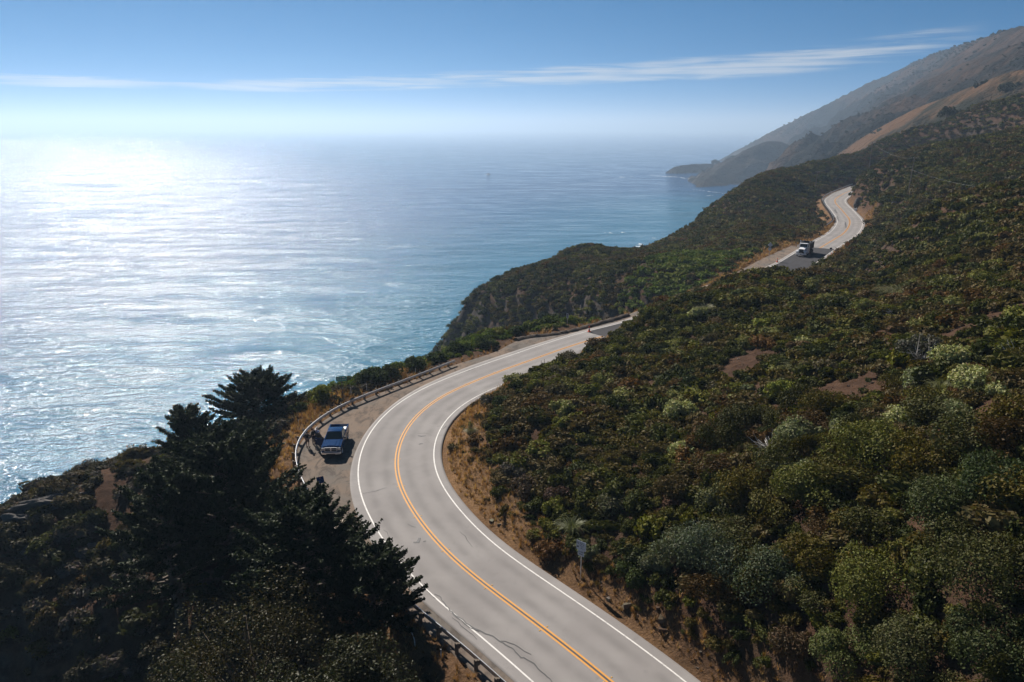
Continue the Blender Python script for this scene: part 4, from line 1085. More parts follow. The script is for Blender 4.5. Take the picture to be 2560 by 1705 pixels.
g = resolve((2076, 634)); r5 = empty('stop_paddle', g, face_yaw(g), 'dark paddle sign on a thin stick beside the cone on the far road edge', 'paddle sign')
b_ = MB(); b_.tube([(0, 0, -.1), (0, 0, 1.1)], .03, 6); b_.build('stick', M['wood'], r5)
b_ = MB(); b_.prism([(math.cos(a_) * .32, 1.3 + math.sin(a_) * .26) for a_ in np.linspace(.39, 6.28 + .39, 9)[:-1]], 'y', -.02, .02); b_.build('paddle', M['dark'], r5)
def cone(px, py, label, sc=1.0):
    g = resolve((px, py)); root = empty('traffic_cone', (g[0], g[1], g[2] + .004), 0, label, 'traffic cone', 'orange traffic cones around the new asphalt')
    b_ = MB(); b_.box((0, 0, .02), (.40 * sc, .40 * sc, .04), bev=.01); b_.build('base', M['cone'], root)
    b_ = MB(); b_.lathe([(.155 * sc, .04), (.14 * sc, .15 * sc), (.045 * sc, .80 * sc), (.03 * sc, .82 * sc), (0, .82 * sc)], n=14); b_.build('cone_body', M['cone'], root, True)
    b_ = MB(); b_.lathe([(.118 * sc, .36 * sc), (.092 * sc, .52 * sc)], n=14); b_.build('reflective_band', M['signwhite'], root)
cone(1473, 829, 'orange traffic cone on the white line where the new asphalt begins', 1.15)
cone(1943, 655, 'orange traffic cone on the pale shoulder in front of the dump truck', 1.15)
cone(2078, 641, 'orange traffic cone at the right edge of the new asphalt beside the dark paddle', 1.15)
def delineator(px, py, h, label, m=None, w=.07, cat='marker post'):
    g = ground(px, py); root = empty('marker_post', (g[0], g[1], g[2] - .05), face_yaw(g), label, cat)
    b_ = MB(); b_.box((0, 0, h / 2), (w, .03, h), bev=.005); b_.build('post', m or M['post_white'], root)
    b_ = MB(); b_.box((0, -.018, h * .86), (w * .8, .006, h * .14)); b_.build('reflector', M['steel'], root)
delineator(878, 991, 1.15, 'thin white marker post behind the guardrail right of the green sign')
delineator(917, 976, .8, 'short white marker post behind the guardrail in the dry grass')
delineator(1039, 934, .8, 'small pale marker post at the guardrail by the dark bushes')
delineator(1353, 917, 1.0, 'leaning dark stake on the inner edge of the road', M['wood'], .06)
delineator(1361, 915, 1.0, 'upright dark stake next to the leaning one', M['wood'], .06)
delineator(1103, 1652, .75, 'white marker post below the guardrail at the bottom of the picture')
delineator(1164, 1040, .9, 'weathered stake on the dry cut bank inside the bend', M['wood'], .08)
delineator(748, 1075, 1.2, 'thin grey post beside the guardrail left of the people', M['steel'], .05)
# emergency call box with solar panel
def call_box():
    g = resolve((806, 1266)); root = empty('call_box', (g[0], g[1], g[2] - .06), face_yaw(g, .15), 'roadside call box with a dark solar panel on top and blue signs on its post', 'call box')
    b_ = MB(); b_.tube([(0, 0, 0), (0, 0, 2.55)], .055, 8); b_.build('post', M['wood'], root)
    p_ = MB(); p_.box((0, 0, 0), (.62, .04, .58), bev=.006); o = p_.build('solar_panel', M['solar'], root); o.location = (0, -.02, 2.62); o.rotation_euler = (R(-38), 0, R(4))
    l_ = MB(); [l_.box((x, -.023, 0), (.008, .006, .56)) for x in (-.2, -.1, 0, .1, .2)]; [l_.box((0, -.0235, z), (.6, .006, .008)) for z in (-.14, 0, .14)]; o2 = l_.build('cell_lines', M['blue'], o)
    b_ = MB(); b_.tube([(0, .05, 2.6), (0, .05, 3.0)], .014, 6); b_.build('antenna', M['orange'], root)
    b_ = MB(); b_.box((.02, -.08, 1.42), (.62, .03, .34), bev=.01); b_.build('sign_plate', M['blue'], root)
    b_ = MB(); b_.box((.08, -.13, .92), (.42, .18, .58), bev=.02); b_.build('phone_housing', M['blue'], root)
call_box()
# fence, hose, bin, pad, small cabinet
def wire_fence():
    a_ = ground(730, 1029); c_ = ground(743, 1011); root = empty('wire_fence', a_, 0, 'short wire fence with two posts at the cliff edge behind the cypress', 'fence')
    for q in (a_, c_):
        b_ = MB(); b_.box((q[0] - a_[0], q[1] - a_[1], q[2] - a_[2] + .6), (.12, .12, 1.5), bev=.01); b_.build('post', M['wood'], root)
    b_ = MB()
    for z in (.5, .85, 1.2): b_.tube([(0, 0, z), tuple(c_ - a_ + np.array([0, 0, z]))], .03, 5)
    b_.build('rail', M['wood'], root)
wire_fence()
def hose():
    P = [ground(*p) + np.array([0, 0, .06]) for p in ((961, 1535), (985, 1549), (1005, 1563), (1020, 1575), (1030, 1586), (1036, 1602), (1038, 1619))]
    b_ = MB(); b_.tube(P, .035, 6); o = b_.build('hose', M['post_white'], None, True); tag(o, 'thin pale hose lying on the slope below the guardrail', 'hose')
hose()
g = resolve((814, 1288)); r_ = empty('litter_bin', (g[0], g[1], g[2] - .04), 0, 'small turquoise bin half hidden by cypress tips on the turnout', 'bin')
b_ = MB(); b_.lathe([(0, 0), (.24, 0), (.29, .8), (.30, .82)], n=16); b_.build('bin_body', M['teal'], r_, True)
b_ = MB(); b_.lathe([(.31, .82), (.31, .86), (.16, .95), (0, .97)], n=16); b_.build('lid', M['teal'], r_, True)
pp = [resolve(p) for p in ((826, 1315), (859, 1296), (872, 1310), (841, 1328))]
b_ = MB(); b_.prism([(p[0], p[1]) for p in pp], 'z', -.2, .02); tag(b_.build('concrete_pad', M['concrete']), kind='structure')
g = resolve((2139, 526)); r_ = empty('utility_cabinet', g, face_yaw(g), 'small white cabinet on the inner shoulder of the far bend', 'cabinet')
b_ = MB(); b_.box((0, 0, .3), (1.0, .6, .6), bev=.03); b_.build('cabinet_body', M['post_white'], r_)
b_ = MB(); b_.tube([(.1, 0, .6), (.1, 0, 1.3)], .05, 6); b_.build('mast', M['post_white'], r_)
# raised yellow road markers beside the centre line
rm = None; j0 = s_of(resolve((1528, 1700)))
for q in range(13):
    for sgn in (-1, 1):
        i = j0 + q * 8
        if i >= iA - 2: continue
        if rm is None:
            b_ = MB(); b_.prism([(-.05, 0), (.05, 0), (.03, .022), (-.03, .022)], 'y', -.05, .05); rm = o = b_.build('road_marker', M['marker'])
        else: o = rm.copy(); COL.objects.link(o)
        tag(o, 'small raised yellow reflector beside the double centre line', 'road marker', 'raised yellow reflectors along the centre line')
        p = CL[i] + NR[i] * .33 * sgn; o.location = (p[0], p[1], ZR[i] + .006); o.rotation_euler = (0, 0, math.atan2(TG[i, 1], TG[i, 0]))

# ------------------------------------------------------------------ rocks
def rock_obj(px, py, size, label, seed, name='boulder', m=None, rz=0.0, sink=.35, cat='rock'):
    g = ground(px, py); bm = bmesh.new(); bmesh.ops.create_icosphere(bm, subdivisions=5, radius=1)
    r = np.random.default_rng(seed); pl = [(unit(r.normal(size=3)), r.uniform(.5, .85)) for _ in range(16)]
    for v in bm.verts:
        p = np.array(v.co)
        for n_, d_ in pl:
            e_ = p @ n_ - d_
            if e_ > 0: p = p - n_ * e_ * .92
        k = float(fbm(np.array([p[0] * 2.2 + seed]), np.array([p[1] * 2.2 + p[2] * 2.9]), 5)[0]); k2 = float(fbm(np.array([p[0] * 6.1 + seed]), np.array([p[1] * 6.3 + p[2] * 7.7]), 4)[0]); p = p * (1 + .42 * k + .16 * k2); v.co = Vector(p * np.array(size))
    me = bpy.data.meshes.new(name); bm.to_mesh(me); bm.free()
    o = link(name, me, m or M['rockm']); o.location = (g[0], g[1], g[2] - size[2] * sink); o.rotation_euler = (0, 0, rz); tag(o, label, cat); return o
rock_obj(150, 1258, (4.6, 1.5, 1.5), 'long grey rock outcrop along the ridge at the left edge', 3, 'rock_outcrop', rz=.35)
rock_obj(55, 1302, (2.6, 1.3, 1.7), 'grey rock at the lower left end of the ridge outcrop', 5, 'rock_outcrop', rz=.3)
rock_obj(60, 1380, (1.6, 1.1, 1.4), 'dark jagged rock under the ridge outcrop at the left edge', 7, 'rock_outcrop')
rock_obj(165, 1430, (1.3, .9, .7), 'broken grey rock on the scrub slope at left', 9)
rock_obj(205, 1385, (.9, .7, .5), 'small grey rock above the broken one on the scrub slope', 10)
rock_obj(240, 1365, (.8, .6, .45), 'pale grey stone near the dirt path on the left slope', 12)
rock_obj(180, 1500, (1.0, .7, .6), 'lowest grey rock on the left slope', 14)
rock_obj(345, 1195, (.8, .6, .6), 'pale rock beside the dirt path by the cypress', 15)
rock_obj(2150, 505, (2.8, 2.2, 2.6), 'big dark rock face cut by the far road bend', 17, 'rock_outcrop', rz=.5)
rock_obj(2131, 606, (1.6, 1.3, 1.4), 'grey boulder behind the orange diamond sign', 19)
rock_obj(2234, 514, (2.4, 1.8, 2.0), 'dark boulder on the slope below the utility pole', 21)
rock_obj(1914, 895, (.7, .5, .4), 'brown stone on the red bare patch', 23)
g = at_z((1222, 436), SEA); st = rock_obj(1222, 600, (6, 4, 3.2), 'small dark sea stack far out in the water', 25, 'sea_stack'); st.location = (g[0], g[1], SEA - 1.0)

# ------------------------------------------------------------------ utility poles and wires
def pole(px, py, d_, h, label, lean=0.0):
    q = at_d(px, py, d_); z = float(Hgt(q[0], q[1])); root = empty('utility_pole', (q[0], q[1], z - .3), face_yaw(q, .5), label, 'utility pole')
    b_ = MB(); b_.tube([(0, 0, 0), (lean * .5, 0, h * .5), (lean, 0, h)], [.17, .15, .11], 8); b_.build('pole', M['pole'], root)
    b_ = MB(); b_.box((lean * .95, -.12, h * .955), (2.2, .1, .12), bev=.01); a_ = b_.build('crossarm', M['pole'], root)
    for x in (-.95, -.4, .4, .95):
        b_ = MB(); b_.lathe([(0, 0), (.045, 0), (.06, .08), (.03, .16), (0, .17)], (lean * .95 + x, -.12, h * .955 + .06), n=8); b_.build('insulator', M['steel'], a_)
    return np.array([q[0], q[1], z - .3 + h * .97])
t1 = pole(2268, 495, 226, 11.5, 'tall utility pole on the slope right of the far bend', .5)
t2 = pole(2171, 434, 300, 12.0, 'utility pole behind the rock face on the far ridge', .1)
t3 = pole(2039, 466, 330, 8.0, 'faint utility pole left of the far road end', .1)
def wire(a_, c_, sag, label):
    t = np.linspace(0, 1, 17)[:, None]; P = a_ * (1 - t) + c_ * t; P[:, 2] -= (4 * sag * t * (1 - t))[:, 0]
    b_ = MB(); b_.tube(P, .022, 5); o = b_.build('power_line', M['wire'], None, True); tag(o, label, 'cable')
wire(t1 - np.array([0, 0, 3.5]), at_d(2700, 478, 140), 2.0, 'cable sagging from the tall pole to the right edge')
wire(t1 - np.array([0, 0, .2]), t2, 1.5, 'cable between the tall pole and the pole behind the rock face')
wire(t3, t2, 2.2, 'cable crossing above the far end of the road')

# ------------------------------------------------------------------ vehicles (front towards local -Y)
def wheel(parent, x, y, r, w, side, rim_m, dual=False):
    o = empty('wheel', (x, y, r)); o.parent = parent
    b_ = MB(); s = side
    b_.lathe([(r * .58, -w / 2), (r * .9, -w / 2), (r, -w * .36), (r, w * .36), (r * .9, w / 2), (r * .58, w / 2)], axis='x', n=26); b_.build('tyre', M['black'], o, True)
    b_ = MB(); b_.lathe([(0, s * w * .30), (r * .16, s * w * .34), (r * .2, s * w * .22), (r * .5, s * w * .2), (r * .59, s * w * .44), (r * .6, s * w * .5)], axis='x', n=20)
    for a_ in range(8):
        b_.box((s * w * .28, math.cos(a_ * .785) * r * .36, math.sin(a_ * .785) * r * .36), (w * .1, r * .09, r * .09))
    b_.build('rim', rim_m, o, True)
def arch(cy, r, z0, n=9, flip=False):
    a_ = [(cy - r * math.cos(t), z0 + r * math.sin(t)) for t in np.linspace(0, math.pi, n)]
    return a_
def pickup():
    f_ = resolve((828, 1146)); t_ = at_z((845, 1068.5), 1.38); ax = t_ - f_; yaw = math.atan2(-ax[0], ax[1])
    hd = np.array([-math.sin(yaw), math.cos(yaw)]); c0 = f_[:2] + hd * 2.9
    root = empty('pickup_truck', (c0[0], c0[1], -.035), yaw, 'dark blue pickup truck with an open side door parked on the gravel turnout', 'pickup truck')
    P_ = M['navy']
    # lower body: front wing, cab, with wheel arches; bed walls separate
    lo_ = [(-2.72, .52)] + arch(-1.85, .50, .50) + [(1.0, .50)] if False else None
    prof = [(-2.74, .55), (-2.38, .50)] + arch(-1.88, .49, .48) + [(-1.36, .45), (1.08, .45), (1.08, 1.34), (-.98, 1.34), (-1.12, 1.30), (-2.45, 1.19), (-2.70, 1.10), (-2.76, .85)]
    b_ = MB(); b_.prism(prof, 'x', -.985, .985, .05); b_.build('body', P_, root)
    b_ = MB(); b_.prism([(-2.62, 1.14), (-1.15, 1.285), (-1.05, 1.335), (-2.55, 1.235)], 'x', -.78, .78, .03)
    b_.prism([(-2.55, 1.20), (-1.2, 1.30), (-1.15, 1.365), (-2.45, 1.275)], 'x', -.42, .42, .03); b_.build('bonnet', P_, root)
    # cab
    v = [(-.90, -1.10, 1.33), (.90, -1.10, 1.33), (.72, -.28, 1.90), (-.72, -.28, 1.90), (-.92, 1.07, 1.33), (.92, 1.07, 1.33), (.72, .86, 1.90), (-.72, .86, 1.90)]
    bm = bmesh.new(); V = [bm.verts.new(p) for p in v]
    for q in ((0, 1, 2, 3), (5, 4, 7, 6), (3, 2, 6, 7), (1, 5, 6, 2), (4, 0, 3, 7), (0, 4, 5, 1)): bm.faces.new([V[i] for i in q])
    bmesh.ops.recalc_face_normals(bm, faces=bm.faces); bmesh.ops.bevel(bm, geom=bm.edges[:], offset=.06, segments=3, affect='EDGES', profile=.5)
    b_ = MB(); b_._bm(bm); b_.build('cab', P_, root, True)
    def pane(name, pts, out, m=M['glass']):
        n_ = Vector(pts[1]) - Vector(pts[0]); n_ = n_.cross(Vector(pts[2]) - Vector(pts[0])).normalized()
        if n_.dot(Vector(out)) < 0: n_ = -n_
        p_ = MB(); A = [tuple(Vector(q) + n_ * .012) for q in pts]; B_ = [tuple(Vector(q) - n_ * .01) for q in pts]; k = len(pts)
        p_.add(A + B_, [tuple(range(k)), tuple(range(2 * k - 1, k - 1, -1))] + [(i, (i + 1) % k, k + (i + 1) % k, k + i) for i in range(k)]); return p_.build(name, m, root)
    L3 = lambda a_, c_, t: tuple(np.array(a_) * (1 - t) + np.array(c_) * t)
    def quad_on(a_, b2, c_, d_, u0, u1, w0, w1): # a-b bottom, d-c top
        f2 = lambda u, w: L3(L3(a_, b2, u), L3(d_, c_, u), w)
        return [f2(u0, w0), f2(u1, w0), f2(u1, w1), f2(u0, w1)]
    pane('windscreen', quad_on(v[0], v[1], v[2], v[3], .05, .95, .06, .92), (0, -1, .5))
    pane('rear_window', quad_on(v[4], v[5], v[6], v[7], .12, .88, .2, .85), (0, 1, .3))
    for s, (a_, b2, c_, d_) in ((1, (v[1], v[5], v[6], v[2])), (-1, (v[0], v[4], v[7], v[3]))):
        pane('side_window', quad_on(a_, b2, c_, d_, .12, .50, .10, .86), (s, 0, .3)); pane('side_window', quad_on(a_, b2, c_, d_, .55, .90, .10, .86), (s, 0, .3))
    # bed
    bedp = [(1.10, .50), (1.36, .50)] + arch(1.86, .49, .48) + [(2.36, .50), (2.86, .56), (2.86, 1.38), (1.10, 1.38)]
    b_ = MB()
    for s in (-1, 1):
        b_.prism(bedp, 'x', s * .985 - .05 if s > 0 else -.985, s * .985 if s > 0 else -.935, .015)
        b_.box((s * .93, 1.98, 1.39), (.12, 1.74, .03), bev=.008)
    b_.box((0, 1.13, 1.0), (1.86, .05, .72)); b_.box((0, 1.98, .80), (1.86, 1.74, .04)); b_.build('bed', P_, root)
    b_ = MB(); b_.box((0, 2.86, 1.02), (1.90, .06, .72), bev=.02); b_.build('tailgate', P_, root)
    for x in (-.86, .86):
        for y in (-1.88, 1.86): wheel(root, x, y, .41, .27, 1 if x > 0 else -1, M['chrome'])
    # face: grille with cross bars, lamps, bumper
    b_ = MB(); b_.box((0, -2.77, .95), (1.16, .05, .40), bev=.03); gr = b_.build('grille', M['dark'], root)
    b_ = MB()
    for z in (.755, 1.145): b_.box((0, -2.80, z), (1.22, .05, .045), bev=.012)
    for x in (-.60, .60): b_.box((x, -2.80, .95), (.05, .05, .42), bev=.012)
    b_.box((0, -2.805, .95), (1.14, .04, .035), bev=.01); b_.box((0, -2.808, .95), (.10, .04, .40), bev=.01); b_.box((0, -2.82, .95), (.16, .03, .14), bev=.02); b_.build('chrome_surround', M['chrome'], gr)
    for s in (-1, 1):
        b_ = MB(); b_.box((s * .80, -2.72, .97), (.31, .14, .27), bev=.04); b_.build('headlight', M['lamp'], root)
    b_ = MB(); b_.prism([(-1.0, -2.70), (-.92, -2.88), (-.5, -2.98), (.5, -2.98), (.92, -2.88), (1.0, -2.70)], 'z', .47, .69, .02); bp = b_.build('bumper', M['chrome'], root)
    b_ = MB(); b_.box((0, -2.985, .52), (.9, .02, .08)); b_.build('air_intake', M['dark'], bp)
    for s in (-1, 1):
        b_ = MB(); b_.box((s * 1.14, -.82, 1.40), (.20, .10, .24), bev=.03); b_.box((s * 1.02, -.80, 1.36), (.16, .04, .05)); b_.build('mirror', M['dark'], root)
    # open door on the guardrail side
    dr = empty('door', (-.985, -.88, 0)); dr.parent = root; dr.rotation_euler = (0, 0, R(68))
    b_ = MB(); b_.prism([(0, .52), (1.06, .52), (1.06, 1.33), (0, 1.33)], 'x', -.04, .06, .02)
    fr_ = [(.05, 1.33), (1.04, 1.33), (.98, 1.86), (.48, 1.86)]
    for i in range(1, 4):
        p0, p1 = fr_[i], fr_[(i + 1) % 4]; b_.tube([(.01, p0[0], p0[1]), (.01, p1[0], p1[1])], .03, 5)
    b_.build('door_panel', P_, dr)
    b_ = MB(); b_.prism([(.12, 1.34), (1.01, 1.34), (.96, 1.84), (.52, 1.84)], 'x', 0, .012); b_.build('door_window', M['glass'], dr)
    b_ = MB(); b_.box((-.06, .92, 1.12), (.04, .18, .04), bev=.01); b_.build('handle', M['chrome'], dr)
    b_ = MB(); b_.box((-.93, -.38, .9), (.12, .92, .8)); b_.build('doorway_shade', M['dark'], root)  # dark slab on the closed body, stands in for the shaded cab inside
    bpy.context.view_layer.update()
    mw = root.matrix_world
    for (x, y, z, sx, sy, sz, lab) in ((.30, 1.55, 1.05, .72, .55, .5, 'white box behind the cab in the bed of the pickup'), (.70, 2.05, 1.02, .42, .75, .42, 'pale grey sack on the right side of the pickup bed')):
        b_ = MB(); b_.box((0, 0, 0), (sx, sy, sz), bev=.05); b_.box((0, 0, sz / 2 + .02), (sx * .96, sy * .96, .05), bev=.015); o = b_.build('storage_box', M['post_white'])
        p = mw @ Vector((x, y, z)); o.location = p; o.rotation_euler = (0, 0, yaw); tag(o, lab, 'box')
    return root
pickup()
def dump_truck():
    f_ = resolve((2001, 642)); k = s_of(f_); hd = TG[k]; yaw = math.atan2(-hd[0], hd[1])
    c0 = f_[:2] + hd * 4.0
    zc = float(ZR[s_of(c0)])
    root = empty('dump_truck', (c0[0], c0[1], zc + .006), yaw, 'white dump truck with an empty dark bed driving on the fresh asphalt', 'dump truck')
    Wp = M['white_paint']
    b_ = MB(); b_.prism([(-3.70, 1.15), (-1.95, 1.15), (-1.95, 2.02), (-3.62, 1.78), (-3.72, 1.6)], 'x', -.72, .72, .06); b_.build('bonnet', Wp, root)
    b_ = MB(); b_.prism([(-1.95, .85), (-.35, .85), (-.35, 2.92), (-1.45, 2.92), (-1.95, 2.02)], 'x', -1.02, 1.02, .08); b_.build('cab', Wp, root)
    b_ = MB(); b_.box((0, -1.62, 2.93), (1.9, .5, .10), Matrix.Rotation(.12, 3, 'X'), bev=.03); b_.build('sun_visor', Wp, root)
    b_ = MB(); n_ = Vector((0, -.874, .486)).normalized()
    pts = [Vector((x, y, z)) + n_ * .015 for x, y, z in ((-.90, -1.91, 2.10), (.90, -1.91, 2.10), (.86, -1.50, 2.82), (-.86, -1.50, 2.82))]; pb = [p - n_ * .03 for p in pts]
    b_.add([tuple(p) for p in pts + pb], [(0, 1, 2, 3), (7, 6, 5, 4), (0, 4, 5, 1), (1, 5, 6, 2), (2, 6, 7, 3), (3, 7, 4, 0)]); b_.build('windscreen', M['glass'], root)
    for s in (-1, 1):
        b_ = MB(); b_.prism([(-1.70, 2.05), (-.75, 2.05), (-.75, 2.75), (-1.40, 2.75)], 'x', s * 1.03 - .012, s * 1.03 + .012); b_.build('side_window', M['glass'], root)
        b_ = MB(); b_.prism([(-3.85, .70), (-3.80, 1.10), (-3.55, 1.36), (-3.15, 1.42), (-2.75, 1.30), (-2.35, .85), (-2.35, .72), (-2.55, .80)] + [(-3.10 + .56 * math.cos(t), .62 + .56 * math.sin(t)) for t in np.linspace(.5, 2.7, 7)], 'x', s * .72 if s > 0 else -1.22, 1.22 if s > 0 else -.72, .02); b_.build('mudguard', Wp, root)
        b_ = MB(); b_.box((s * 1.0, -3.83, .98), (.36, .06, .22), bev=.03); b_.build('headlight', M['lamp'], root)
        b_ = MB(); b_.tube([(s * 1.12, -.25, .9), (s * 1.12, -.25, 3.25), (s * 1.12, -.15, 3.42)], [.09, .09, .085], 10); b_.build('exhaust_stack', M['chrome'], root)
        b_ = MB(); b_.box((s * 1.38, -1.75, 2.25), (.20, .10, .50), bev=.02); b_.tube([(s * 1.02, -1.6, 2.5), (s * 1.38, -1.72, 2.52)], .02, 5); b_.tube([(s * 1.02, -1.6, 2.0), (s * 1.38, -1.72, 2.02)], .02, 5); b_.build('mirror', M['chrome'], root)
        b_ = MB(); b_.lathe([(0, -.45), (.30, -.45), (.30, .45), (0, .45)], (s * .92, -.9, .72), 'y', 14); b_.build('fuel_tank', M['chrome'], root, True)
        wheel(root, s * 1.02, -3.10, .52, .30, s, M['white_paint'])
        for y in (2.05, 3.38): wheel(root, s * .98, y, .52, .52, s, M['dark'])
    b_ = MB(); b_.box((0, -3.745, 1.36), (.98, .06, .88), bev=.03)
    gl = b_.build('grille', M['dark'], root); b_ = MB(); [b_.box((x, -3.785, 1.36), (.025, .02, .80)) for x in np.linspace(-.42, .42, 9)]; b_.build('grille_bars', M['body_grey'], gl)
    b_ = MB(); b_.prism([(-1.24, -3.80), (-1.15, -4.0), (-.7, -4.08), (.7, -4.08), (1.15, -4.0), (1.24, -3.80)], 'z', .42, .78, .02); bb = b_.build('bumper', M['chrome'], root)
    b_ = MB(); b_.box((0, -4.09, .58), (.34, .02, .16)); b_.build('number_plate', M['ink'], bb)
    b_ = MB(); [b_.box((x, .35, .86), (.12, 8.0, .22)) for x in (-.42, .42)]; b_.build('chassis', M['dark'], root)
    # tipping body: floor, ribbed sides, headboard with cab shield, tailgate
    b_ = MB(); bd = M['body_grey']
    b_.box((0, 1.95, 1.32), (2.3, 4.3, .10))
    for s in (-1, 1):
        b_.box((s * 1.19, 1.95, 2.08), (.08, 4.3, 1.55), bev=.015)
        for y in np.linspace(.1, 3.8, 6): b_.box((s * 1.265, y, 2.05), (.07, .14, 1.45))
        b_.box((s * 1.22, 1.95, 2.88), (.18, 4.36, .12), bev=.015)
    b_.box((0, -.18, 2.15), (2.3, .08, 1.7)); b_.prism([(-.22, 2.98), (-.22, 3.06), (-.75, 3.14), (-.75, 3.07)], 'x', -1.15, 1.15); b_.build('tipping_body', bd, root)
    b_ = MB(); b_.box((0, 4.13, 2.08), (2.36, .08, 1.55), bev=.015); b_.box((0, 4.19, 2.08), (2.2, .05, .10)); b_.build('tailgate', bd, root)
    return root
dump_truck()

# ------------------------------------------------------------------ people
def skinned(name, nodes, edges, m, parent, sub=1, smooth=True, root_i=0):
    me = bpy.data.meshes.new(name); me.from_pydata([n[:3] for n in nodes], edges, []); me.update()
    o = bpy.data.objects.new(name, me); COL.objects.link(o)
    md = o.modifiers.new('skin', 'SKIN'); md.use_smooth_shade = smooth
    for i, n in enumerate(nodes):
        sv = me.skin_vertices[0].data[i]; rr = n[3]; sv.radius = (rr, rr) if not hasattr(rr, '__len__') else rr; sv.use_root = (i == root_i)
    sd = o.modifiers.new('sub', 'SUBSURF'); sd.levels = sub; sd.render_levels = sub
    bpy.context.view_layer.update(); dg = bpy.context.evaluated_depsgraph_get()
    me2 = bpy.data.meshes.new_from_object(o.evaluated_get(dg)); me2.name = name; bpy.data.objects.remove(o)
    me2.materials.clear(); me2.shade_smooth(); return link(name, me2, m, parent)
def person(px, py, rz, label, top_m, low_m, hair_m, shorts=False, sleeves=False, arm=('down', 'down'), hat=None, height=1.75, z=-.05, loc=None):
    g = resolve((px, py)) if loc is None else np.array(loc); root = empty('person', (g[0], g[1], g[2] + z), rz, label, 'person'); k = height / 1.75; root.scale = (k, k, k)
    N = [(0, 0, .96, (.15, .11)), (0, .01, 1.14, (.135, .10)), (0, .015, 1.33, (.165, .11)), (0, .01, 1.46, (.085, .07)), (0, 0, 1.53, .055), (0, -.015, 1.61, (.075, .088)), (0, -.01, 1.69, (.078, .095)), (0, .0, 1.745, (.05, .06))]
    E_ = [(0, 1), (1, 2), (2, 3), (3, 4), (4, 5), (5, 6), (6, 7)]
    armp = {}
    for s, mode in ((-1, arm[0]), (1, arm[1])):
        i = len(N); N += [(s * .10, 0, .88, .092), (s * .115, -.02, .50, .062), (s * .12, .03, .10, .042), (s * .135, -.13, .035, (.042, .03))]
        E_ += [(0, i), (i, i + 1), (i + 1, i + 2), (i + 2, i + 3)]
        sh_ = np.array([s * .185, .01, 1.42])
        if mode == 'down': el_ = sh_ + (s * .07, .03, -.29); wr = el_ + (s * .02, -.06, -.25)
        elif mode == 'face': el_ = sh_ + (s * .10, -.12, -.24); wr = el_ + (-s * .10, -.14, .24)
        elif mode == 'hip': el_ = sh_ + (s * .16, .08, -.24); wr = el_ + (-s * .12, -.06, -.18)
        else: el_ = sh_ + (s * .08, -.05, -.28); wr = el_ + (-s * .06, -.24, -.03)
        dh = unit(wr - el_); hp = wr + dh * .05; i = len(N)
        N += [(*sh_, .062), (*el_, .043), (*wr, .030), (*hp, (.036, .022))]; E_ += [(2, i), (i, i + 1), (i + 1, i + 2), (i + 2, i + 3)]
        lat = unit(np.cross(dh, (0, 1.0, .3)))
        for q, (o_, ln) in enumerate(((-.030, .070), (-.010, .082), (.010, .078), (.030, .062))):
            j = len(N); p1 = hp + lat * o_ + dh * .035; p2 = p1 + dh * ln * .55 + np.array([0, -.008, 0]); p3 = p2 + dh * ln * .4 + np.array([0, -.02, -.004])
            N += [(*p1, .0095), (*p2, .0088), (*p3, .0075)]; E_ += [(i + 3, j), (j, j + 1), (j + 1, j + 2)]
        j = len(N); p1 = hp - lat * .035 * s - dh * .01; p2 = p1 - lat * .03 * s + dh * .035; N += [(*p1, .011), (*p2, .009)]; E_ += [(i + 3, j), (j, j + 1)]
        armp[s] = (sh_, el_, wr)
    body = skinned('body', N, E_, M['skin'], root, 1)
    b_ = MB(); b_.lathe([(0, 0), (.012, .006), (.016, .03), (.006, .05)], (0, -.105, 1.62), 'z', 8)
    [b_.box((s * .032, -.098, 1.665), (.022, .01, .012), bev=.003) for s in (-1, 1)]; b_.box((0, -.098, 1.585), (.045, .012, .008), bev=.003)
    [b_.box((s * .083, .0, 1.65), (.018, .04, .06), bev=.006) for s in (-1, 1)]; b_.build('face', M['skin'], root)
    # shirt
    S_ = [(0, 0, .95, (.172, .13)), (0, .01, 1.12, (.158, .125)), (0, .015, 1.33, (.19, .135)), (0, .012, 1.465, (.10, .085))]; Es = [(0, 1), (1, 2), (2, 3)]
    for s in (-1, 1):
        sh_, el_, wr = armp[s]; i = len(S_); mid = sh_ + (el_ - sh_) * .72; S_ += [(*sh_, .082), (*mid, .064)]; Es += [(2, i), (i, i + 1)]
        if sleeves: S_ += [(*el_, .058), (*(el_ + (wr - el_) * .92), .044)]; Es += [(i + 1, i + 2), (i + 2, i + 3)]
    skinned('shirt', S_, Es, top_m, root, 1)
    Pn = [(0, 0, .985, (.165, .125)), (0, 0, .90, (.168, .128))]; Ep = [(0, 1)]
    for s in (-1, 1):
        i = len(Pn); Pn += [(s * .105, 0, .80, .112), (s * .118, -.015, .56 if shorts else .5, .095 if shorts else .08)]; Ep += [(1, i), (i, i + 1)]
        if not shorts: Pn += [(s * .122, .03, .10, .062)]; Ep += [(i + 1, i + 2)]
    skinned('shorts' if shorts else 'trousers', Pn, Ep, low_m, root, 1)
    for s in (-1, 1):
        b_ = MB(); b_.box((s * .132, -.06, .045), (.10, .27, .09), bev=.03); b_.build('shoe', M['shoe'], root)
    hm = hat or hair_m; b_ = MB(); bm = bmesh.new(); bmesh.ops.create_uvsphere(bm, u_segments=16, v_segments=10, radius=1)
    for v in bm.verts:
        v.co = Vector((v.co.x * .098, v.co.y * .115 + .012, v.co.z * .105))
        if v.co.z < -.01 and v.co.y < .02: v.co.y = max(v.co.y, .0); 
    b_._bm(bm, (0, 0, 1.695)); b_.build('cap' if hat else 'hair', hm, root, True)
    if hat: b_ = MB(); b_.box((0, -.14, 1.70), (.16, .12, .012), bev=.004); b_.build('cap_peak', hat, root)
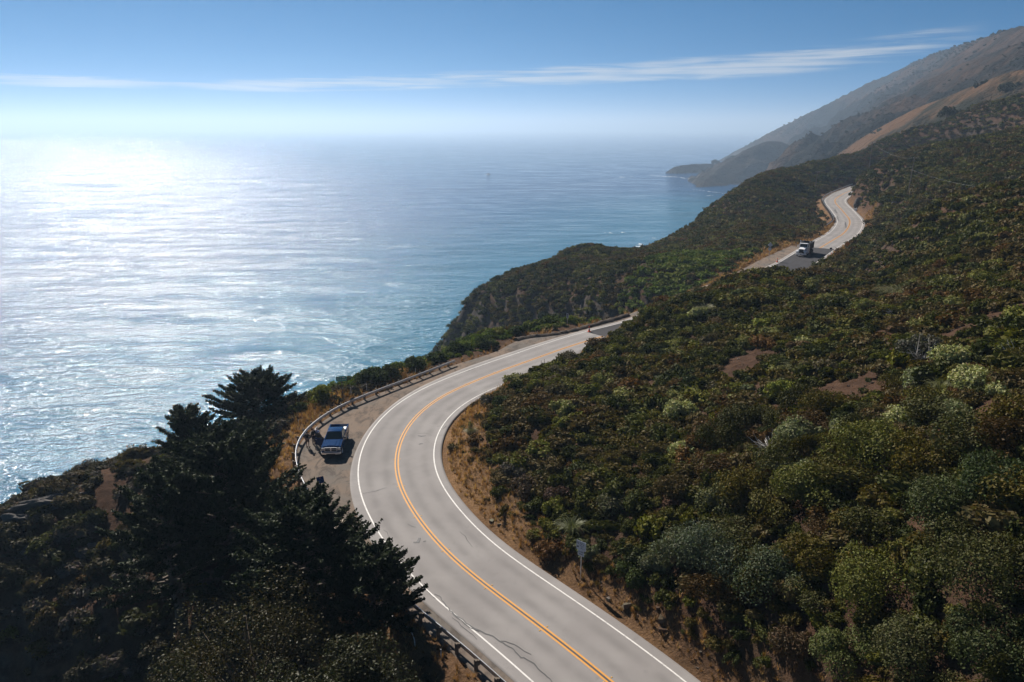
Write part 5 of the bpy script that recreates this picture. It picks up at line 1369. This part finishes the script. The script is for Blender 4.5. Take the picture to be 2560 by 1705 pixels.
    return root
person(770, 1117, R(170), 'person in a black top and brown shorts standing by the guardrail', M['cloth_black'], M['cloth_brown'], M['hair_dark'], True, False, ('face', 'down'))
person(785, 1108, R(60), 'ginger haired person in dark clothes behind the open pickup door', M['cloth_black'], M['cloth_navy'], M['hair_ginger'], False, True, ('down', 'front'))
person(794.5, 1106, R(-30), 'person in a pale shirt and light cap behind the open pickup door', M['cloth_white'], M['cloth_navy'], M['hair_dark'], False, False, ('front', 'hip'), M['cap'])
# ------------------------------------------------------------------ daylight
SUN_EL = R(36); SUN_AZ = R(-30)
wd = bpy.data.worlds.new('World'); SC.world = wd; wd.use_nodes = True
nt = wd.node_tree; nt.nodes.clear(); b = NB(nt)
g = b.n('ShaderNodeTexCoord').outputs['Generated']
sp = b.n('ShaderNodeSeparateXYZ'); b.set(sp.inputs[0], g)
# look the sky up a little higher than the view: the clear deep blue over the marine haze layer
up = b.n('ShaderNodeCombineXYZ'); b.set(up.inputs[0], sp.outputs[0]); b.set(up.inputs[1], sp.outputs[1]); b.set(up.inputs[2], b.math('MULTIPLY_ADD', sp.outputs[2], 2.4, .22))
sky = b.n('ShaderNodeTexSky', sky_type='NISHITA', sun_disc=False, sun_elevation=SUN_EL, sun_rotation=SUN_AZ, altitude=100, air_density=1.0, dust_density=0.0, ozone_density=3.0)
b.set(sky.inputs[0], up.outputs[0]); tint = b.mix(1.0, sky.outputs[0], c4(.86, 1.0, 1.08), 'MULTIPLY')
hs = b.n('ShaderNodeHueSaturation', ins={'Saturation': 2.0, 'Value': 1.08, 'Hue': .492}); b.set(hs.inputs['Color'], tint)
az = b.math('ARCTAN2', sp.outputs[0], sp.outputs[1]); el = b.math('ARCSINE', sp.outputs[2])
cen = b.math('ADD', b.math('MULTIPLY', az, .042), b.math('MULTIPLY_ADD', b.math('MULTIPLY', az, az), .040, R(3.4)))
cv = b.n('ShaderNodeCombineXYZ'); b.set(cv.inputs[0], b.math('MULTIPLY', az, 5.0)); b.set(cv.inputs[1], b.math('MULTIPLY', el, 140.0))
n1 = b.noise(cv.outputs[0], 1.0, 8, .62, 1.1)
cv2 = b.n('ShaderNodeCombineXYZ'); b.set(cv2.inputs[0], b.math('MULTIPLY', az, 2.6)); b.set(cv2.inputs[1], 3.7)
n2 = b.noise(cv2.outputs[0], 1.0, 2, .5)
cen = b.math('ADD', cen, b.math('MULTIPLY', b.math('SUBTRACT', n2, .5), R(.7)))
cv3 = b.n('ShaderNodeCombineXYZ'); b.set(cv3.inputs[0], b.math('MULTIPLY', az, 8.0)); b.set(cv3.inputs[1], b.math('MULTIPLY', el, 22.0)); b.set(cv3.inputs[2], 8.3)
wid = b.math('ADD', b.math('MULTIPLY', b.ramp(az, R(-25), R(25)), R(.55)), R(.5))
env = b.math('SUBTRACT', 1.0, b.math('DIVIDE', b.math('ABSOLUTE', b.math('SUBTRACT', el, cen)), wid), clamp=True)
cl_f = b.ramp(b.math('ADD', b.math('MULTIPLY', n1, 1.7), b.math('ADD', b.math('MULTIPLY', env, .5), b.math('MULTIPLY', b.noise(cv3.outputs[0], 1.0, 2, .5), 1.1))), 1.42, 2.02)
cl_f = b.math('MULTIPLY', b.math('MULTIPLY', cl_f, .75), b.math('MULTIPLY', b.ramp(env, .0, .35), b.ramp(az, R(31.5), R(26))))
zen = b.n('ShaderNodeMapRange', interpolation_type='SMOOTHSTEP'); b.set(zen.inputs[0], sp.outputs[2]); zen.inputs[1].default_value = .16; zen.inputs[2].default_value = .65; zen.inputs[3].default_value = 1.0; zen.inputs[4].default_value = .42  # sky above the view dimmed towards the zenith to lower the ambient fill
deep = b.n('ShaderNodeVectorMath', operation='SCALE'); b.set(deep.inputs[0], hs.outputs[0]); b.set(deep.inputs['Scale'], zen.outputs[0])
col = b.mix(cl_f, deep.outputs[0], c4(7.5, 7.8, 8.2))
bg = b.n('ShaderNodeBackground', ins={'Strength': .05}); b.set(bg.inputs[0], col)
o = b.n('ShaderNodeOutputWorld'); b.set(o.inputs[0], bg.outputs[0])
L = bpy.data.lights.new('sun', 'SUN'); L.energy = 5.0; L.angle = R(.53); L.color = (1.0, .94, .86)
lo = bpy.data.objects.new('sun', L); COL.objects.link(lo)
d = Vector((math.sin(SUN_AZ) * math.cos(SUN_EL), math.cos(SUN_AZ) * math.cos(SUN_EL), math.sin(SUN_EL)))
lo.rotation_euler = d.to_track_quat('Z', 'Y').to_euler(); lo.location = (-60, 100, 200)
SC.view_settings.view_transform = 'Standard'; SC.view_settings.look = 'None'
SC.view_settings.exposure = .66; SC.view_settings.gamma = 1.0; SC.view_settings.use_curve_mapping = False
SC.cycles.max_bounces = 6; SC.cycles.diffuse_bounces = 2; SC.cycles.glossy_bounces = 2; SC.cycles.transmission_bounces = 2; SC.cycles.transparent_max_bounces = 4
SC.cycles.volume_bounces = 0
SC.cycles.use_denoising = True
